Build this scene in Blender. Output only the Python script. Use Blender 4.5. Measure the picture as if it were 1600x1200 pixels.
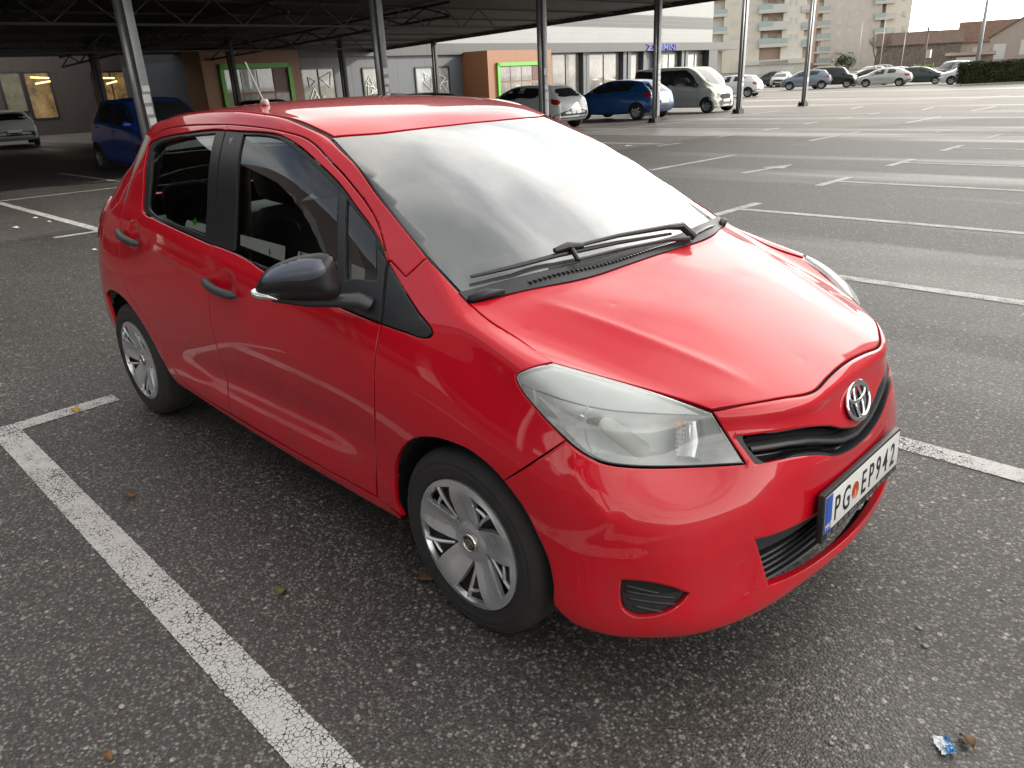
import bpy, bmesh, math, random
from mathutils import Vector, Matrix
from mathutils.bvhtree import BVHTree
from mathutils.geometry import delaunay_2d_cdt, tessellate_polygon
for o in list(bpy.data.objects): bpy.data.objects.remove(o)
S = bpy.context.scene
COL = S.collection
R = math.radians
random.seed(7)

# ------------------------------------------------------------------ camera
F_PX, CAM, AZ, PITCH, ROLL = 1177.37, Vector((1.4653, -2.0215, 1.5662)), R(135.7218), R(22.2686), R(2.8131)
fw = Vector((math.cos(AZ)*math.cos(PITCH), math.sin(AZ)*math.cos(PITCH), -math.sin(PITCH)))
_r = fw.cross(Vector((0, 0, 1))).normalized(); _d = fw.cross(_r)
RX = _r*math.cos(ROLL) + _d*math.sin(ROLL); DY = -_r*math.sin(ROLL) + _d*math.cos(ROLL)
cam_d = bpy.data.cameras.new('camera'); cam = bpy.data.objects.new('camera', cam_d); COL.objects.link(cam)
cam.matrix_world = Matrix(((RX.x, -DY.x, -fw.x, CAM.x), (RX.y, -DY.y, -fw.y, CAM.y), (RX.z, -DY.z, -fw.z, CAM.z), (0, 0, 0, 1)))
cam_d.sensor_width = 36; cam_d.lens = F_PX/1600*36; cam_d.clip_end = 3000; cam_d.clip_start = .05
S.camera = cam
def ray(u, v):
    "viewing direction through a point of the 1600 x 1200 photograph (used for surveying)"
    return (fw + RX*((u-800)/F_PX) + DY*((v-600)/F_PX)).normalized()
def gz(x, y):
    "height of the lot: level round the car, then falling gently away towards the shops and the far side (about 1.2 %)"
    q = -.643*x+.766*y
    if q < 2: return 0.0
    if q < 8: return -.0125*(q-2)**2/12
    if q < 76: return -.0375-.0125*(q-8)
    if q < 92: return -.8875-.0125*(q-76)+.0125*(q-76)**2/32
    return -.9875
def px(u, v, **k):
    (a, val), = k.items(); i = 'xyz'.index(a); d = ray(u, v)
    if a == 'z' and val == 0:      # on the ground
        z = 0.0
        for _ in range(60):
            p = CAM + d*((z-CAM.z)/d.z); z += (gz(p.x, p.y)-z)*.7
        return p
    return CAM + d*((val-CAM[i])/d[i])
CLOUD_SUN, CLOUD_BASE, CLOUD_HOR, SUN_E, EXPO = 17, 5.8, 16, 2.7, 0.8
# ------------------------------------------------------------------ sky, sun, exposure
SUN_AZ, SUN_EL = R(62), R(21)
sun_dir = Vector((math.cos(SUN_AZ)*math.cos(SUN_EL), math.sin(SUN_AZ)*math.cos(SUN_EL), math.sin(SUN_EL)))
W_ = bpy.data.worlds.new('World'); S.world = W_; W_.use_nodes = True
nt = W_.node_tree; nt.nodes.clear()
def wn(t, **k):
    n = nt.nodes.new(t)
    for a, b in k.items(): setattr(n, a, b)
    return n
def wl(a, b): nt.links.new(a, b)
wo = wn('ShaderNodeOutputWorld'); bg = wn('ShaderNodeBackground'); bg.inputs[1].default_value = .10
sky = wn('ShaderNodeTexSky', sky_type='NISHITA', sun_disc=False, sun_elevation=SUN_EL, sun_rotation=math.pi/2-SUN_AZ, air_density=1.2, dust_density=2.0, ozone_density=1.0)
tc = wn('ShaderNodeTexCoord')
# broken cloud cover, thickest towards the sun: clouds are seen on a plane high overhead
sep = wn('ShaderNodeSeparateXYZ'); wl(tc.outputs['Generated'], sep.inputs[0])
mz = wn('ShaderNodeMath', operation='MAXIMUM'); wl(sep.outputs[2], mz.inputs[0]); mz.inputs[1].default_value = .0
az_ = wn('ShaderNodeMath', operation='ADD'); wl(mz.outputs[0], az_.inputs[0]); az_.inputs[1].default_value = .16
dx = wn('ShaderNodeMath', operation='DIVIDE'); wl(sep.outputs[0], dx.inputs[0]); wl(az_.outputs[0], dx.inputs[1])
dy = wn('ShaderNodeMath', operation='DIVIDE'); wl(sep.outputs[1], dy.inputs[0]); wl(az_.outputs[0], dy.inputs[1])
cmb = wn('ShaderNodeCombineXYZ'); wl(dx.outputs[0], cmb.inputs[0]); wl(dy.outputs[0], cmb.inputs[1])
noi = wn('ShaderNodeTexNoise'); noi.inputs['Scale'].default_value = 1.25; noi.inputs['Detail'].default_value = 6; noi.inputs['Roughness'].default_value = .5; noi.inputs['Distortion'].default_value = .15
wl(cmb.outputs[0], noi.inputs['Vector'])
ramp = wn('ShaderNodeValToRGB'); ramp.color_ramp.elements[0].position = .40; ramp.color_ramp.elements[1].position = .60; ramp.color_ramp.elements[0].color = (.16, .16, .16, 1)
wl(noi.outputs['Fac'], ramp.inputs[0])
dot = wn('ShaderNodeVectorMath', operation='DOT_PRODUCT'); wl(tc.outputs['Generated'], dot.inputs[0]); dot.inputs[1].default_value = sun_dir
gl = wn('ShaderNodeMapRange'); gl.inputs[1].default_value = -.35; gl.inputs[2].default_value = 1.0; gl.inputs[3].default_value = 0; gl.inputs[4].default_value = 1; wl(dot.outputs['Value'], gl.inputs[0])
gp = wn('ShaderNodeMath', operation='POWER'); wl(gl.outputs[0], gp.inputs[0]); gp.inputs[1].default_value = 2.2
cm = wn('ShaderNodeMath', operation='MULTIPLY_ADD'); wl(gp.outputs[0], cm.inputs[0]); cm.inputs[1].default_value = CLOUD_SUN; cm.inputs[2].default_value = CLOUD_BASE
hz0 = wn('ShaderNodeMath', operation='SUBTRACT'); hz0.inputs[0].default_value = 1.0; wl(mz.outputs[0], hz0.inputs[1]); hz0.use_clamp = True
hz1 = wn('ShaderNodeMath', operation='POWER'); wl(hz0.outputs[0], hz1.inputs[0]); hz1.inputs[1].default_value = 3.4
hz2 = wn('ShaderNodeMath', operation='MULTIPLY'); glb = wn('ShaderNodeMath', operation='MULTIPLY_ADD'); wl(gl.outputs[0], glb.inputs[0]); glb.inputs[1].default_value = .62; glb.inputs[2].default_value = .38
wl(hz1.outputs[0], hz2.inputs[0]); wl(glb.outputs[0], hz2.inputs[1])
cm2 = wn('ShaderNodeMath', operation='MULTIPLY_ADD'); wl(hz2.outputs[0], cm2.inputs[0]); cm2.inputs[1].default_value = CLOUD_HOR; wl(cm.outputs[0], cm2.inputs[2])
cc = wn('ShaderNodeVectorMath', operation='SCALE'); cc.inputs[0].default_value = (1.0, .965, .90); wl(cm2.outputs[0], cc.inputs['Scale'])
mix = wn('ShaderNodeMix', data_type='RGBA')
fm0 = wn('ShaderNodeMath', operation='MULTIPLY_ADD'); wl(gp.outputs[0], fm0.inputs[0]); fm0.inputs[1].default_value = .55; wl(ramp.outputs[0], fm0.inputs[2])
fm = wn('ShaderNodeMath', operation='ADD'); wl(fm0.outputs[0], fm.inputs[0]); wl(hz2.outputs[0], fm.inputs[1]); fm.use_clamp = True
wl(fm.outputs[0], mix.inputs[0]); wl(sky.outputs[0], mix.inputs[6]); wl(cc.outputs[0], mix.inputs[7])
wl(mix.outputs[2], bg.inputs[0]); wl(bg.outputs[0], wo.inputs[0])
sl = bpy.data.lights.new('sun', 'SUN'); so = bpy.data.objects.new('sun', sl); COL.objects.link(so)
sl.energy = SUN_E; sl.angle = R(.5); sl.color = (1, .93, .82)
so.rotation_euler = (-sun_dir).to_track_quat('-Z', 'Y').to_euler()
S.view_settings.view_transform = 'Standard'; S.view_settings.look = 'None'; S.view_settings.gamma = 1; S.view_settings.exposure = EXPO
S.render.engine = 'CYCLES'; S.cycles.max_bounces = 8; S.cycles.transparent_max_bounces = 12; S.cycles.caustics_reflective = False; S.cycles.caustics_refractive = False
# ------------------------------------------------------------------ tools
def link(o, parent=None):
    COL.objects.link(o)
    if parent is not None: o.parent = parent
    return o
def mesh_obj(name, verts, faces, mat=None, parent=None, smooth=True, normals=None):
    me = bpy.data.meshes.new(name); me.from_pydata([tuple(v) for v in verts], [], [tuple(f) for f in faces]); me.update()
    if mat is not None:
        for m in (mat if isinstance(mat, (list, tuple)) else [mat]): me.materials.append(m)
    me.polygons.foreach_set('use_smooth', [smooth]*len(me.polygons))
    if normals is not None: me.normals_split_custom_set_from_vertices([tuple(n) for n in normals])
    return link(bpy.data.objects.new(name, me), parent)
def tag(o, label=None, cat=None, group=None, kind=None):
    if label: o['label'] = label
    if cat: o['category'] = cat
    if group: o['group'] = group
    if kind: o['kind'] = kind
    return o
def empty(name, loc=(0, 0, 0), rz=0):
    o = bpy.data.objects.new(name, None); o.empty_display_size = .2; COL.objects.link(o)
    o.location = loc; o.rotation_euler = (0, 0, rz); return o
# ------------------------------------------------------------------ materials
class NT:
    def __init__(s, name):
        s.m = bpy.data.materials.new(name); s.m.use_nodes = True; s.t = s.m.node_tree; s.t.nodes.clear()
        s.out = s.n('ShaderNodeOutputMaterial')
    def n(s, ty, ins=None, **k):
        x = s.t.nodes.new(ty)
        for a, b in k.items(): setattr(x, a, b)
        for a, b in (ins or {}).items():
            if hasattr(b, 'node'): s.t.links.new(b, x.inputs[a])
            else: x.inputs[a].default_value = b
        return x
    def l(s, a, b): s.t.links.new(a, b)
    def coord(s, kind='Object'): return s.n('ShaderNodeTexCoord').outputs[kind]
    def noise(s, scale, detail=4, rough=.55, vec=None, dist=0):
        v = vec or s.coord()
        return s.n('ShaderNodeTexNoise', {'Vector': v, 'Scale': scale, 'Detail': detail, 'Roughness': rough, 'Distortion': dist}).outputs['Fac']
    def ramp(s, fac, stops):
        r = s.n('ShaderNodeValToRGB', {0: fac}); e = r.color_ramp.elements
        while len(e) < len(stops): e.new(.5)
        for x, (p, c) in zip(e, stops): x.position = p; x.color = (c, c, c, 1) if isinstance(c, (int, float)) else (*c, 1)
        return r.outputs[0]
    def mix(s, f, a, b): return s.n('ShaderNodeMix', {0: f, 6: a, 7: b}, data_type='RGBA').outputs[2]
    def math(s, op, a, b=0, c=0): return s.n('ShaderNodeMath', {0: a, 1: b, 2: c}, operation=op).outputs[0]
    def bump(s, h, st=.2, d=.01): return s.n('ShaderNodeBump', {'Height': h, 'Strength': st, 'Distance': d}).outputs[0]
    def bsdf(s, **k):
        b = s.n('ShaderNodeBsdfPrincipled')
        for a, v in k.items():
            a = {'base': 'Base Color', 'rough': 'Roughness', 'metal': 'Metallic', 'spec': 'Specular IOR Level', 'coat': 'Coat Weight', 'coatr': 'Coat Roughness', 'normal': 'Normal', 'coatn': 'Coat Normal', 'trans': 'Transmission Weight', 'emit': 'Emission Color', 'emits': 'Emission Strength', 'alpha': 'Alpha', 'ior': 'IOR'}[a]
            if hasattr(v, 'node'): s.l(v, b.inputs[a])
            else: b.inputs[a].default_value = (*v, 1) if isinstance(v, tuple) and len(v) == 3 else v
        s.l(b.outputs[0], s.out.inputs[0]); return b
M = {}
def simple(name, base, rough=.5, metal=0, spec=.5, coat=0, var=.0, vs=6, bump=0, bs=60):
    t = NT(name); c = (*base, 1)
    k = dict(rough=rough, metal=metal, spec=spec, coat=coat)
    if var:
        f = t.noise(vs, 5)
        k['base'] = t.mix(t.ramp(f, [(.3, 0), (.7, 1)]), tuple(x*(1-var) for x in base)+(1,), tuple(min(1, x*(1+var)) for x in base)+(1,))
        k['rough'] = t.math('MULTIPLY_ADD', f, .25, rough-.12)
    else: k['base'] = c
    if bump: k['normal'] = t.bump(t.noise(bs, 3), bump, .002)
    t.bsdf(**k); M[name] = t.m; return t.m
def paint(name, base, orange=.0, dirt=0.0, rough=.35):
    t = NT(name); v = t.coord()
    col = (*base, 1)
    if dirt:
        d = t.ramp(t.noise(3.0, 6, .65, v), [(.45, 0), (.75, 1)])
        z = t.n('ShaderNodeSeparateXYZ', {0: v}).outputs[2]
        low = t.n('ShaderNodeMapRange', {0: z, 1: .62, 2: .18, 3: 0.0, 4: 1.0}).outputs[0]
        f = t.math('MULTIPLY', t.math('MULTIPLY_ADD', low, .9, .06), t.math('MULTIPLY', d, dirt))
        col = t.mix(f, (*base, 1), (.10, .075, .06, 1))
        sp = t.ramp(t.noise(210, 2, .5, v), [(.715, 0), (.75, 1)])
        col = t.mix(t.math('MULTIPLY', sp, .35), col, (.35, .2, .18, 1))
        cr = t.math('MULTIPLY_ADD', d, .05*dirt+.02, .025)
    else: cr = .03
    b = t.bsdf(base=col, rough=rough, spec=.15, coat=1.0, coatr=cr)
    if orange:
        b.inputs['Coat Normal'].default_value
        t.l(t.bump(t.noise(38, 2, .5, v), orange, .002), b.inputs['Coat Normal'])
    M[name] = t.m; return t.m
def glass(name, tint, refl=1.0, rough=.0, dust=0.0, film=0.0):
    t = NT(name); v = t.coord()
    fr = t.n('ShaderNodeFresnel', {'IOR': 1.52}).outputs[0]
    f = t.math('MULTIPLY', t.math('MULTIPLY', fr, 1.75), refl)
    f = t.n('ShaderNodeClamp', {0: f}).outputs[0]
    tr = t.n('ShaderNodeBsdfTransparent', {0: (*tint, 1)}); gs = t.n('ShaderNodeBsdfGlossy', {0: (.97, .98, 1, 1), 1: rough})
    mx = t.n('ShaderNodeMixShader', {0: f, 1: tr.outputs[0], 2: gs.outputs[0]})
    o = mx.outputs[0]
    if dust:
        df = t.n('ShaderNodeBsdfDiffuse', {0: (.62, .66, .65, 1)})
        dm = t.math('MULTIPLY', t.ramp(t.noise(2.2, 6, .6, v), [(.3, .35), (.75, 1.0)]), dust)
        o = t.n('ShaderNodeMixShader', {0: dm, 1: o, 2: df.outputs[0]}).outputs[0]
    if film:   # road film / hazed polycarbonate
        df = t.n('ShaderNodeBsdfDiffuse', {0: (.72, .77, .75, 1)})
        o = t.n('ShaderNodeMixShader', {0: t.math('MULTIPLY_ADD', t.noise(3.5, 3, .5, v), film*.35, film*.82), 1: o, 2: df.outputs[0]}).outputs[0]
    t.l(o, t.out.inputs[0]); M[name] = t.m; return t.m
paint('red_paint', (.56, .003, .016), orange=.02, dirt=.55)
simple('black_plastic', (.022, .024, .028), .42, var=.12, vs=9, bump=.15, bs=400)
simple('black_trim', (.012, .012, .013), .35)
simple('dark_void', (.006, .006, .006), .8)
simple('gloss_black', (.012, .012, .014), .12, coat=.6)
simple('rubber', (.022, .021, .022), .78, var=.25, vs=14, bump=.3, bs=120)
simple('silver_plastic', (.68, .695, .72), .28, metal=.75, var=.08, vs=5)
simple('chrome', (.85, .85, .86), .08, metal=1)
simple('dull_metal', (.30, .29, .28), .5, metal=.7, var=.2)
simple('rust_steel', (.07, .055, .05), .7, metal=.3, var=.4, vs=20)
simple('headlamp_shell', (.90, .93, .94), .36, metal=.1, var=.06)
simple('headlamp_white', (.93, .95, .94), .5, var=.04)
simple('grille_grey', (.050, .050, .054), .38)
simple('window_reflection', (.80, .82, .79), .7, var=.06, vs=12)  # pale reflections in the side glass, put into a colour
simple('reflection_green', (.05, .42, .05), .6)  # green spot within the painted window reflection
simple('reflector', (.78, .82, .85), .15, metal=.95)
simple('amber', (.75, .18, .05), .3)
simple('seat_fabric', (.05, .05, .053), .9, var=.2, vs=60)
simple('interior_grey', (.20, .24, .22), .8)
simple('dash_plastic', (.07, .073, .075), .6)
simple('white_plate', (.74, .75, .74), .3)
simple('plate_blue', (.02, .09, .42), .3)
simple('plate_red', (.62, .15, .08), .4)
simple('plate_ink', (.01, .01, .011), .4)
simple('lens_red', (.35, .01, .012), .12, coat=1)
glass('side_glass', (.84, .87, .85), refl=.8)
glass('wind_glass', (.42, .50, .49), refl=1.75, film=.07)
glass('lamp_glass', (.96, .97, .97), film=.24, refl=1.0)
glass('clear_lens', (.9, .9, .9), dust=.1)
# ------------------------------------------------------------------ the red car: base surface (half cage, y = half width, mirrored)
NI, NJ, NK, NM = 11, 5, 7, 3
P = {}
# side S(i,k)
top = [(.44,.622,.836),(.285,.708,.884),(.10,.735,.928),(-.08,.738,.968),(-.42,.785,.938),(-.85,.79,.975),(-1.25,.787,1.01),(-1.65,.78,1.05),(-2.0,.765,1.083),(-2.35,.735,1.10),(-2.65,.70,1.10),(-2.88,.64,1.07)]
rows = {
 1: [(.49,.672,.775),(.335,.765,.838),(.11,.772,.878),(-.10,.775,.915),(-.43,.812,.885),(-.85,.818,.915),(-1.25,.818,.945),(-1.65,.812,.98),(-2.0,.80,1.01),(-2.37,.775,1.03),(-2.70,.74,1.03),(-2.94,.68,1.00)],
 2: [(.502,.678,.69),(.37,.785,.745),(.13,.806,.785),(-.12,.818,.81),(-.44,.833,.80),(-.85,.836,.82),(-1.25,.836,.84),(-1.65,.832,.865),(-2.0,.825,.885),(-2.4,.812,.89),(-2.77,.785,.88),(-3.0,.71,.87)],
 3: [(.552,.702,.585),(.39,.815,.62),(.13,.842,.66),(-.13,.842,.66),(-.45,.845,.66),(-.85,.846,.67),(-1.25,.847,.68),(-1.65,.846,.69),(-2.0,.846,.70),(-2.42,.845,.70),(-2.80,.815,.69),(-3.05,.73,.68)],
 4: [(.585,.718,.46),(.395,.822,.48),(.14,.845,.50),(-.13,.840,.50),(-.45,.829,.50),(-.85,.826,.50),(-1.25,.827,.50),(-1.65,.832,.51),(-2.0,.840,.51),(-2.43,.845,.52),(-2.82,.82,.52),(-3.07,.74,.52)],
 5: [(.585,.72,.32),(.40,.815,.34),(.14,.83,.35),(-.13,.828,.35),(-.45,.826,.345),(-.85,.824,.345),(-1.25,.825,.35),(-1.65,.828,.355),(-2.0,.83,.36),(-2.43,.83,.37),(-2.81,.81,.38),(-3.04,.73,.38)],
 6: [(.57,.712,.20),(.40,.802,.197),(.14,.80,.225),(-.13,.80,.222),(-.45,.80,.215),(-.85,.80,.215),(-1.25,.80,.22),(-1.65,.80,.235),(-2.0,.80,.25),(-2.43,.80,.27),(-2.78,.765,.28),(-2.96,.69,.28)],
 7: [(.49,.64,.158),(.37,.70,.17),(.14,.70,.185),(-.13,.70,.185),(-.45,.70,.18),(-.85,.70,.18),(-1.25,.70,.18),(-1.65,.70,.2),(-2.0,.70,.22),(-2.43,.70,.24),(-2.75,.68,.25),(-2.88,.62,.25)],
}
for i, p in enumerate(top): P['S', i, 0] = p
for k, r in rows.items():
    for i, p in enumerate(r): P['S', i, k] = p
# front F(j,k), j=0 centre .. 4, column 5 is S(0,k)
Fc = {
 0: [(.72,0,.788),(.755,0,.74),(.768,0,.67),(.79,0,.58),(.797,0,.46),(.788,0,.33),(.812,0,.243),(.74,0,.19)],
 1: [(.722,.13,.782),(.752,.14,.735),(.765,.15,.665),(.788,.15,.575),(.795,.15,.46),(.785,.15,.33),(.805,.14,.24),(.73,.13,.19)],
 2: [(.712,.27,.778),(.735,.28,.73),(.75,.29,.66),(.772,.30,.57),(.782,.30,.46),(.775,.30,.33),(.783,.29,.23),(.71,.27,.187)],
 3: [(.645,.42,.782),(.655,.435,.735),(.682,.445,.66),(.718,.455,.57),(.742,.46,.46),(.745,.458,.33),(.738,.452,.208),(.66,.42,.175)],
 4: [(.555,.53,.79),(.568,.543,.735),(.585,.56,.662),(.638,.587,.572),(.672,.603,.46),(.678,.605,.32),(.668,.606,.202),(.58,.55,.16)]}
for j, r in Fc.items():
    for k, p in enumerate(r): P['F', j, k] = p
# bonnet T(i,j), i=1,2 ; i=3 is the cowl row
T = {1: [(.52,0,.872),(.52,.13,.870),(.505,.27,.866),(.46,.44,.856),(.40,.58,.846)],
     2: [(.30,0,.946),(.30,.13,.944),(.29,.27,.940),(.255,.455,.928),(.17,.625,.910)],
     3: [(.10,0,.998),(.095,.13,.997),(.08,.27,.996),(.05,.46,.992),(-.035,.655,.982)]}
for i, r in T.items():
    for j, p in enumerate(r): P['T', i, j] = p
# windscreen W(j,m) m=1..3
W = {1: [(-.22,0,1.165),(-.222,.125,1.165),(-.23,.255,1.163),(-.245,.43,1.158),(-.31,.617,1.142)],
     2: [(-.52,0,1.315),(-.52,.12,1.315),(-.525,.24,1.312),(-.54,.40,1.305),(-.585,.572,1.287)],
     3: [(-.80,0,1.429),(-.802,.11,1.428),(-.808,.22,1.426),(-.825,.37,1.419),(-.865,.528,1.402)]}
for m, r in W.items():
    for j, p in enumerate(r): P['W', j, m] = p
# greenhouse side G(i,m), i=3..11, m=1..3
G = {1: [(-.34,.665,1.12),(-.62,.725,1.10),(-.95,.73,1.14),(-1.32,.73,1.165),(-1.67,.727,1.19),(-2.0,.713,1.20),(-2.3,.69,1.20),(-2.57,.66,1.19),(-2.79,.605,1.165)],
     2: [(-.60,.61,1.27),(-.84,.662,1.28),(-1.10,.666,1.32),(-1.4,.667,1.335),(-1.7,.665,1.335),(-2.0,.652,1.33),(-2.25,.63,1.315),(-2.48,.61,1.285),(-2.68,.56,1.25)],
     3: [(-.87,.572,1.385),(-1.05,.578,1.435),(-1.25,.580,1.457),(-1.5,.582,1.468),(-1.75,.578,1.468),(-2.0,.57,1.46),(-2.2,.558,1.442),(-2.40,.55,1.415),(-2.59,.52,1.38)]}
for m, r in G.items():
    for q, p in enumerate(r): P['G', q+3, m] = p
# roof R(i,j) i=4..11
rc = {4: (-1.0,1.466), 5: (-1.22,1.491), 6: (-1.5,1.508), 7: (-1.75,1.507), 8: (-2.0,1.498), 9: (-2.22,1.483), 10: (-2.45,1.456), 11: (-2.64,1.42)}
for i, (xc, zc) in rc.items():
    e = P['G', i, 3]
    for j, f in enumerate((0, .22, .45, .70, .90)):
        q = f**2.6*.72
        P['R', i, j] = (xc+(e[0]-xc)*f**2, e[1]*f*1.0, zc+(e[2]-zc)*q)
# rear: B(j,k) lower, Q(j,m) hatch window m=1,2 ; both share S(11,k)/G(11,m) as column 5
for k in range(8):
    e = P['S', NI, k]
    for j, f in enumerate((0, .22, .45, .70, .88)):
        bulge = (.075, .09, .10, .11, .11, .10, .09, .07)[k]
        P['B', j, k] = (e[0]-bulge*(1-f**2.5), e[1]*f, e[2]+.02*(1-f*f) if k < 2 else e[2])
for m in (1, 2):
    e = P['G', NI, m]
    for j, f in enumerate((0, .22, .45, .70, .88)):
        P['Q', j, m] = (e[0]-.10*(1-f**2.5), e[1]*f, e[2]+.02*(1-f*f))
def canon(c):
    a, i, j = c
    if a == 'F' and i == NJ: return ('S', 0, j)
    if a == 'B' and i == NJ: return ('S', NI, j)
    if a == 'T' and i == 0: return canon(('F', j, 0))
    if a == 'T' and j == NJ: return ('S', i, 0)
    if a == 'W' and j == 0: return canon(('T', 3, i))
    if a == 'W' and i == NJ: return ('G', 3, j) if j else ('S', 3, 0)
    if a == 'G' and j == 0: return ('S', i, 0)
    if a == 'R' and i == 3: return canon(('W', j, 3))
    if a == 'R' and j == NJ: return canon(('G', i, 3))
    if a == 'Q' and i == NJ: return canon(('G', NI, j))
    if a == 'Q' and j == 0: return canon(('B', i, 0))
    if a == 'Q' and j == 3: return canon(('R', NI, i))
    return c
def build_base(P, name, creases=(), levels=3, fit=6):
    ids, co = {}, []
    def vid(c, s):
        c = canon(c); p = P[c]
        key = (c, 0 if abs(p[1]) < 1e-6 else s)
        if key not in ids: ids[key] = len(co); co.append(Vector((p[0], p[1]*s, p[2])))
        return ids[key]
    faces = []
    def grid(a, i0, i1, j0, j1, flip):
        for s in (-1, 1):
            for i in range(i0, i1):
                for j in range(j0, j1):
                    q = [vid((a, i, j), s), vid((a, i+1, j), s), vid((a, i+1, j+1), s), vid((a, i, j+1), s)]
                    if flip ^ (s > 0): q.reverse()
                    faces.append(q)
    grid('S', 0, NI, 0, NK, 0); grid('F', 0, NJ, 0, NK, 1); grid('T', 0, 3, 0, NJ, 0)
    grid('W', 0, NJ, 0, 3, 1); grid('G', 3, NI, 0, 3, 1); grid('R', 3, NI, 0, NJ, 0)
    grid('B', 0, NJ, 0, NK, 0); grid('Q', 0, NJ, 0, 3, 1)
    me = bpy.data.meshes.new(name); me.from_pydata(co, [], faces); me.update()
    bm = bmesh.new(); bm.from_mesh(me); bmesh.ops.recalc_face_normals(bm, faces=bm.faces); bm.to_mesh(me); bm.free()
    o = bpy.data.objects.new(name, me); COL.objects.link(o)
    if creases:
        at = me.attributes.new('crease_edge', 'FLOAT', 'EDGE'); ek = {tuple(sorted(e.vertices)): e.index for e in me.edges}
        for a, b, w in creases:
            for s in (-1, 1):
                e = ek.get(tuple(sorted((vid(a, s), vid(b, s)))))
                if e is not None: at.data[e].value = w
    md = o.modifiers.new('s', 'SUBSURF'); md.levels = 1; md.use_limit_surface = True; md.boundary_smooth = 'PRESERVE_CORNERS'
    n = len(co)
    for it in range(fit):
        dg = bpy.context.evaluated_depsgraph_get(); ev = o.evaluated_get(dg); m2 = ev.to_mesh()
        lim = [m2.vertices[q].co.copy() for q in range(n)]; ev.to_mesh_clear()
        for q in range(n): me.vertices[q].co += (co[q]-lim[q])*.8
        me.update(); bpy.context.view_layer.update()
    md.levels = levels
    dg = bpy.context.evaluated_depsgraph_get(); ev = o.evaluated_get(dg); m2 = bpy.data.meshes.new_from_object(ev, depsgraph=dg)
    bpy.data.objects.remove(o)
    return m2
CR = [(('T',3,j),('T',3,j+1),.7) for j in range(5)]
base_me = build_base(P, 'base', CR, levels=4)
class Surf:
    def __init__(s, me):
        me.calc_loop_triangles()
        s.v = [v.co.copy() for v in me.vertices]; s.n = [v.normal.copy() for v in me.vertices]
        s.t = [tuple(t.vertices) for t in me.loop_triangles]
        s.bvh = BVHTree.FromPolygons(s.v, s.t)
    def hit(s, o, d):
        l, n, i, dist = s.bvh.ray_cast(o, d)
        if l is None: return None
        return l, s.norm(l, i)
    def norm(s, l, i):
        a, b, c = s.t[i]; A, B, C = s.v[a], s.v[b], s.v[c]
        v0, v1, v2 = B-A, C-A, l-A
        d00, d01, d11, d20, d21 = v0.dot(v0), v0.dot(v1), v1.dot(v1), v2.dot(v0), v2.dot(v1)
        den = d00*d11-d01*d01 or 1e-12
        w1 = (d11*d20-d01*d21)/den; w2 = (d00*d21-d01*d20)/den
        return (s.n[a]*(1-w1-w2)+s.n[b]*w1+s.n[c]*w2).normalized()
    def near(s, p):
        l, n, i, d = s.bvh.find_nearest(p); return l, s.norm(l, i)
BODY = Surf(base_me)
# ------------------------------------------------------------------ panels trimmed out of a smooth base surface
import numpy as np
def spl(pts, step):
    """closed outline: (u,v) smooth points, (u,v,1) sharp corners; Catmull-Rom, resampled about every step"""
    n = len(pts); out = []
    P2 = [Vector((p[0], p[1])) for p in pts]; sharp = [len(p) > 2 and p[2] for p in pts]
    for i in range(n):
        p1, p2 = P2[i], P2[(i+1) % n]
        p0 = P2[i-1] if not sharp[i] else p1*2-p2
        p3 = P2[(i+2) % n] if not sharp[(i+1) % n] else p2*2-p1
        L = (p2-p1).length; k = max(1, int(round(L/step)))
        d1 = max((p1-p0).length, 1e-6); d2 = max(L, 1e-6); d3 = max((p3-p2).length, 1e-6)
        m1 = ((p1-p0)/d1*d2+(p2-p1))*.5 if not sharp[i] else (p2-p1)
        m2 = ((p3-p2)/d3*d2+(p2-p1))*.5 if not sharp[(i+1) % n] else (p2-p1)
        for q in range(k):
            t = q/k; t2, t3 = t*t, t*t*t
            out.append(p1*(2*t3-3*t2+1)+m1*(t3-2*t2+t)+p2*(-2*t3+3*t2)+m2*(t3-t2))
    return out
def area2(p): return sum(p[i-1].x*p[i].y-p[i].x*p[i-1].y for i in range(len(p)))/2
def inset(p, d):
    """move the outline inwards by d (outwards when negative)"""
    s = 1 if area2(p) > 0 else -1; n = len(p); o = []
    for i in range(n):
        a = (p[i]-p[i-1]); b = (p[(i+1) % n]-p[i])
        if a.length < 1e-9: a = b
        if b.length < 1e-9: b = a
        t = (a.normalized()+b.normalized())
        t = t.normalized() if t.length > 1e-6 else a.normalized()
        o.append(p[i]+Vector((-t.y, t.x))*s*d)
    return o
def inside(poly, X, Y):
    x = np.array([q.x for q in poly]); y = np.array([q.y for q in poly]); r = np.zeros(X.shape, bool); n = len(x); j = n-1
    for i in range(n):
        c = ((y[i] > Y) != (y[j] > Y)) & (X < (x[j]-x[i])*(Y-y[i])/((y[j]-y[i]) or 1e-12)+x[i]); r ^= c; j = i
    return r
PROJ = {'cam': lambda s, a, b: s.hit(CAM, ray(a, b)),
        'top': lambda s, a, b: s.hit(Vector((a, b, 5)), Vector((0, 0, -1))),
        'side': lambda s, a, b: s.hit(Vector((a, -4, b)), Vector((0, 1, 0))),
        'lside': lambda s, a, b: s.hit(Vector((a, 4, b)), Vector((0, -1, 0))),
        'front': lambda s, a, b: s.hit(Vector((6, a, b)), Vector((-1, 0, 0))),
        'rear': lambda s, a, b: s.hit(Vector((-9, a, b)), Vector((1, 0, 0))),
        'cyl': lambda s, a, b: s.hit(Vector((0, 0, b)), Vector((math.cos(a), math.sin(a), 0)))}
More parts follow.
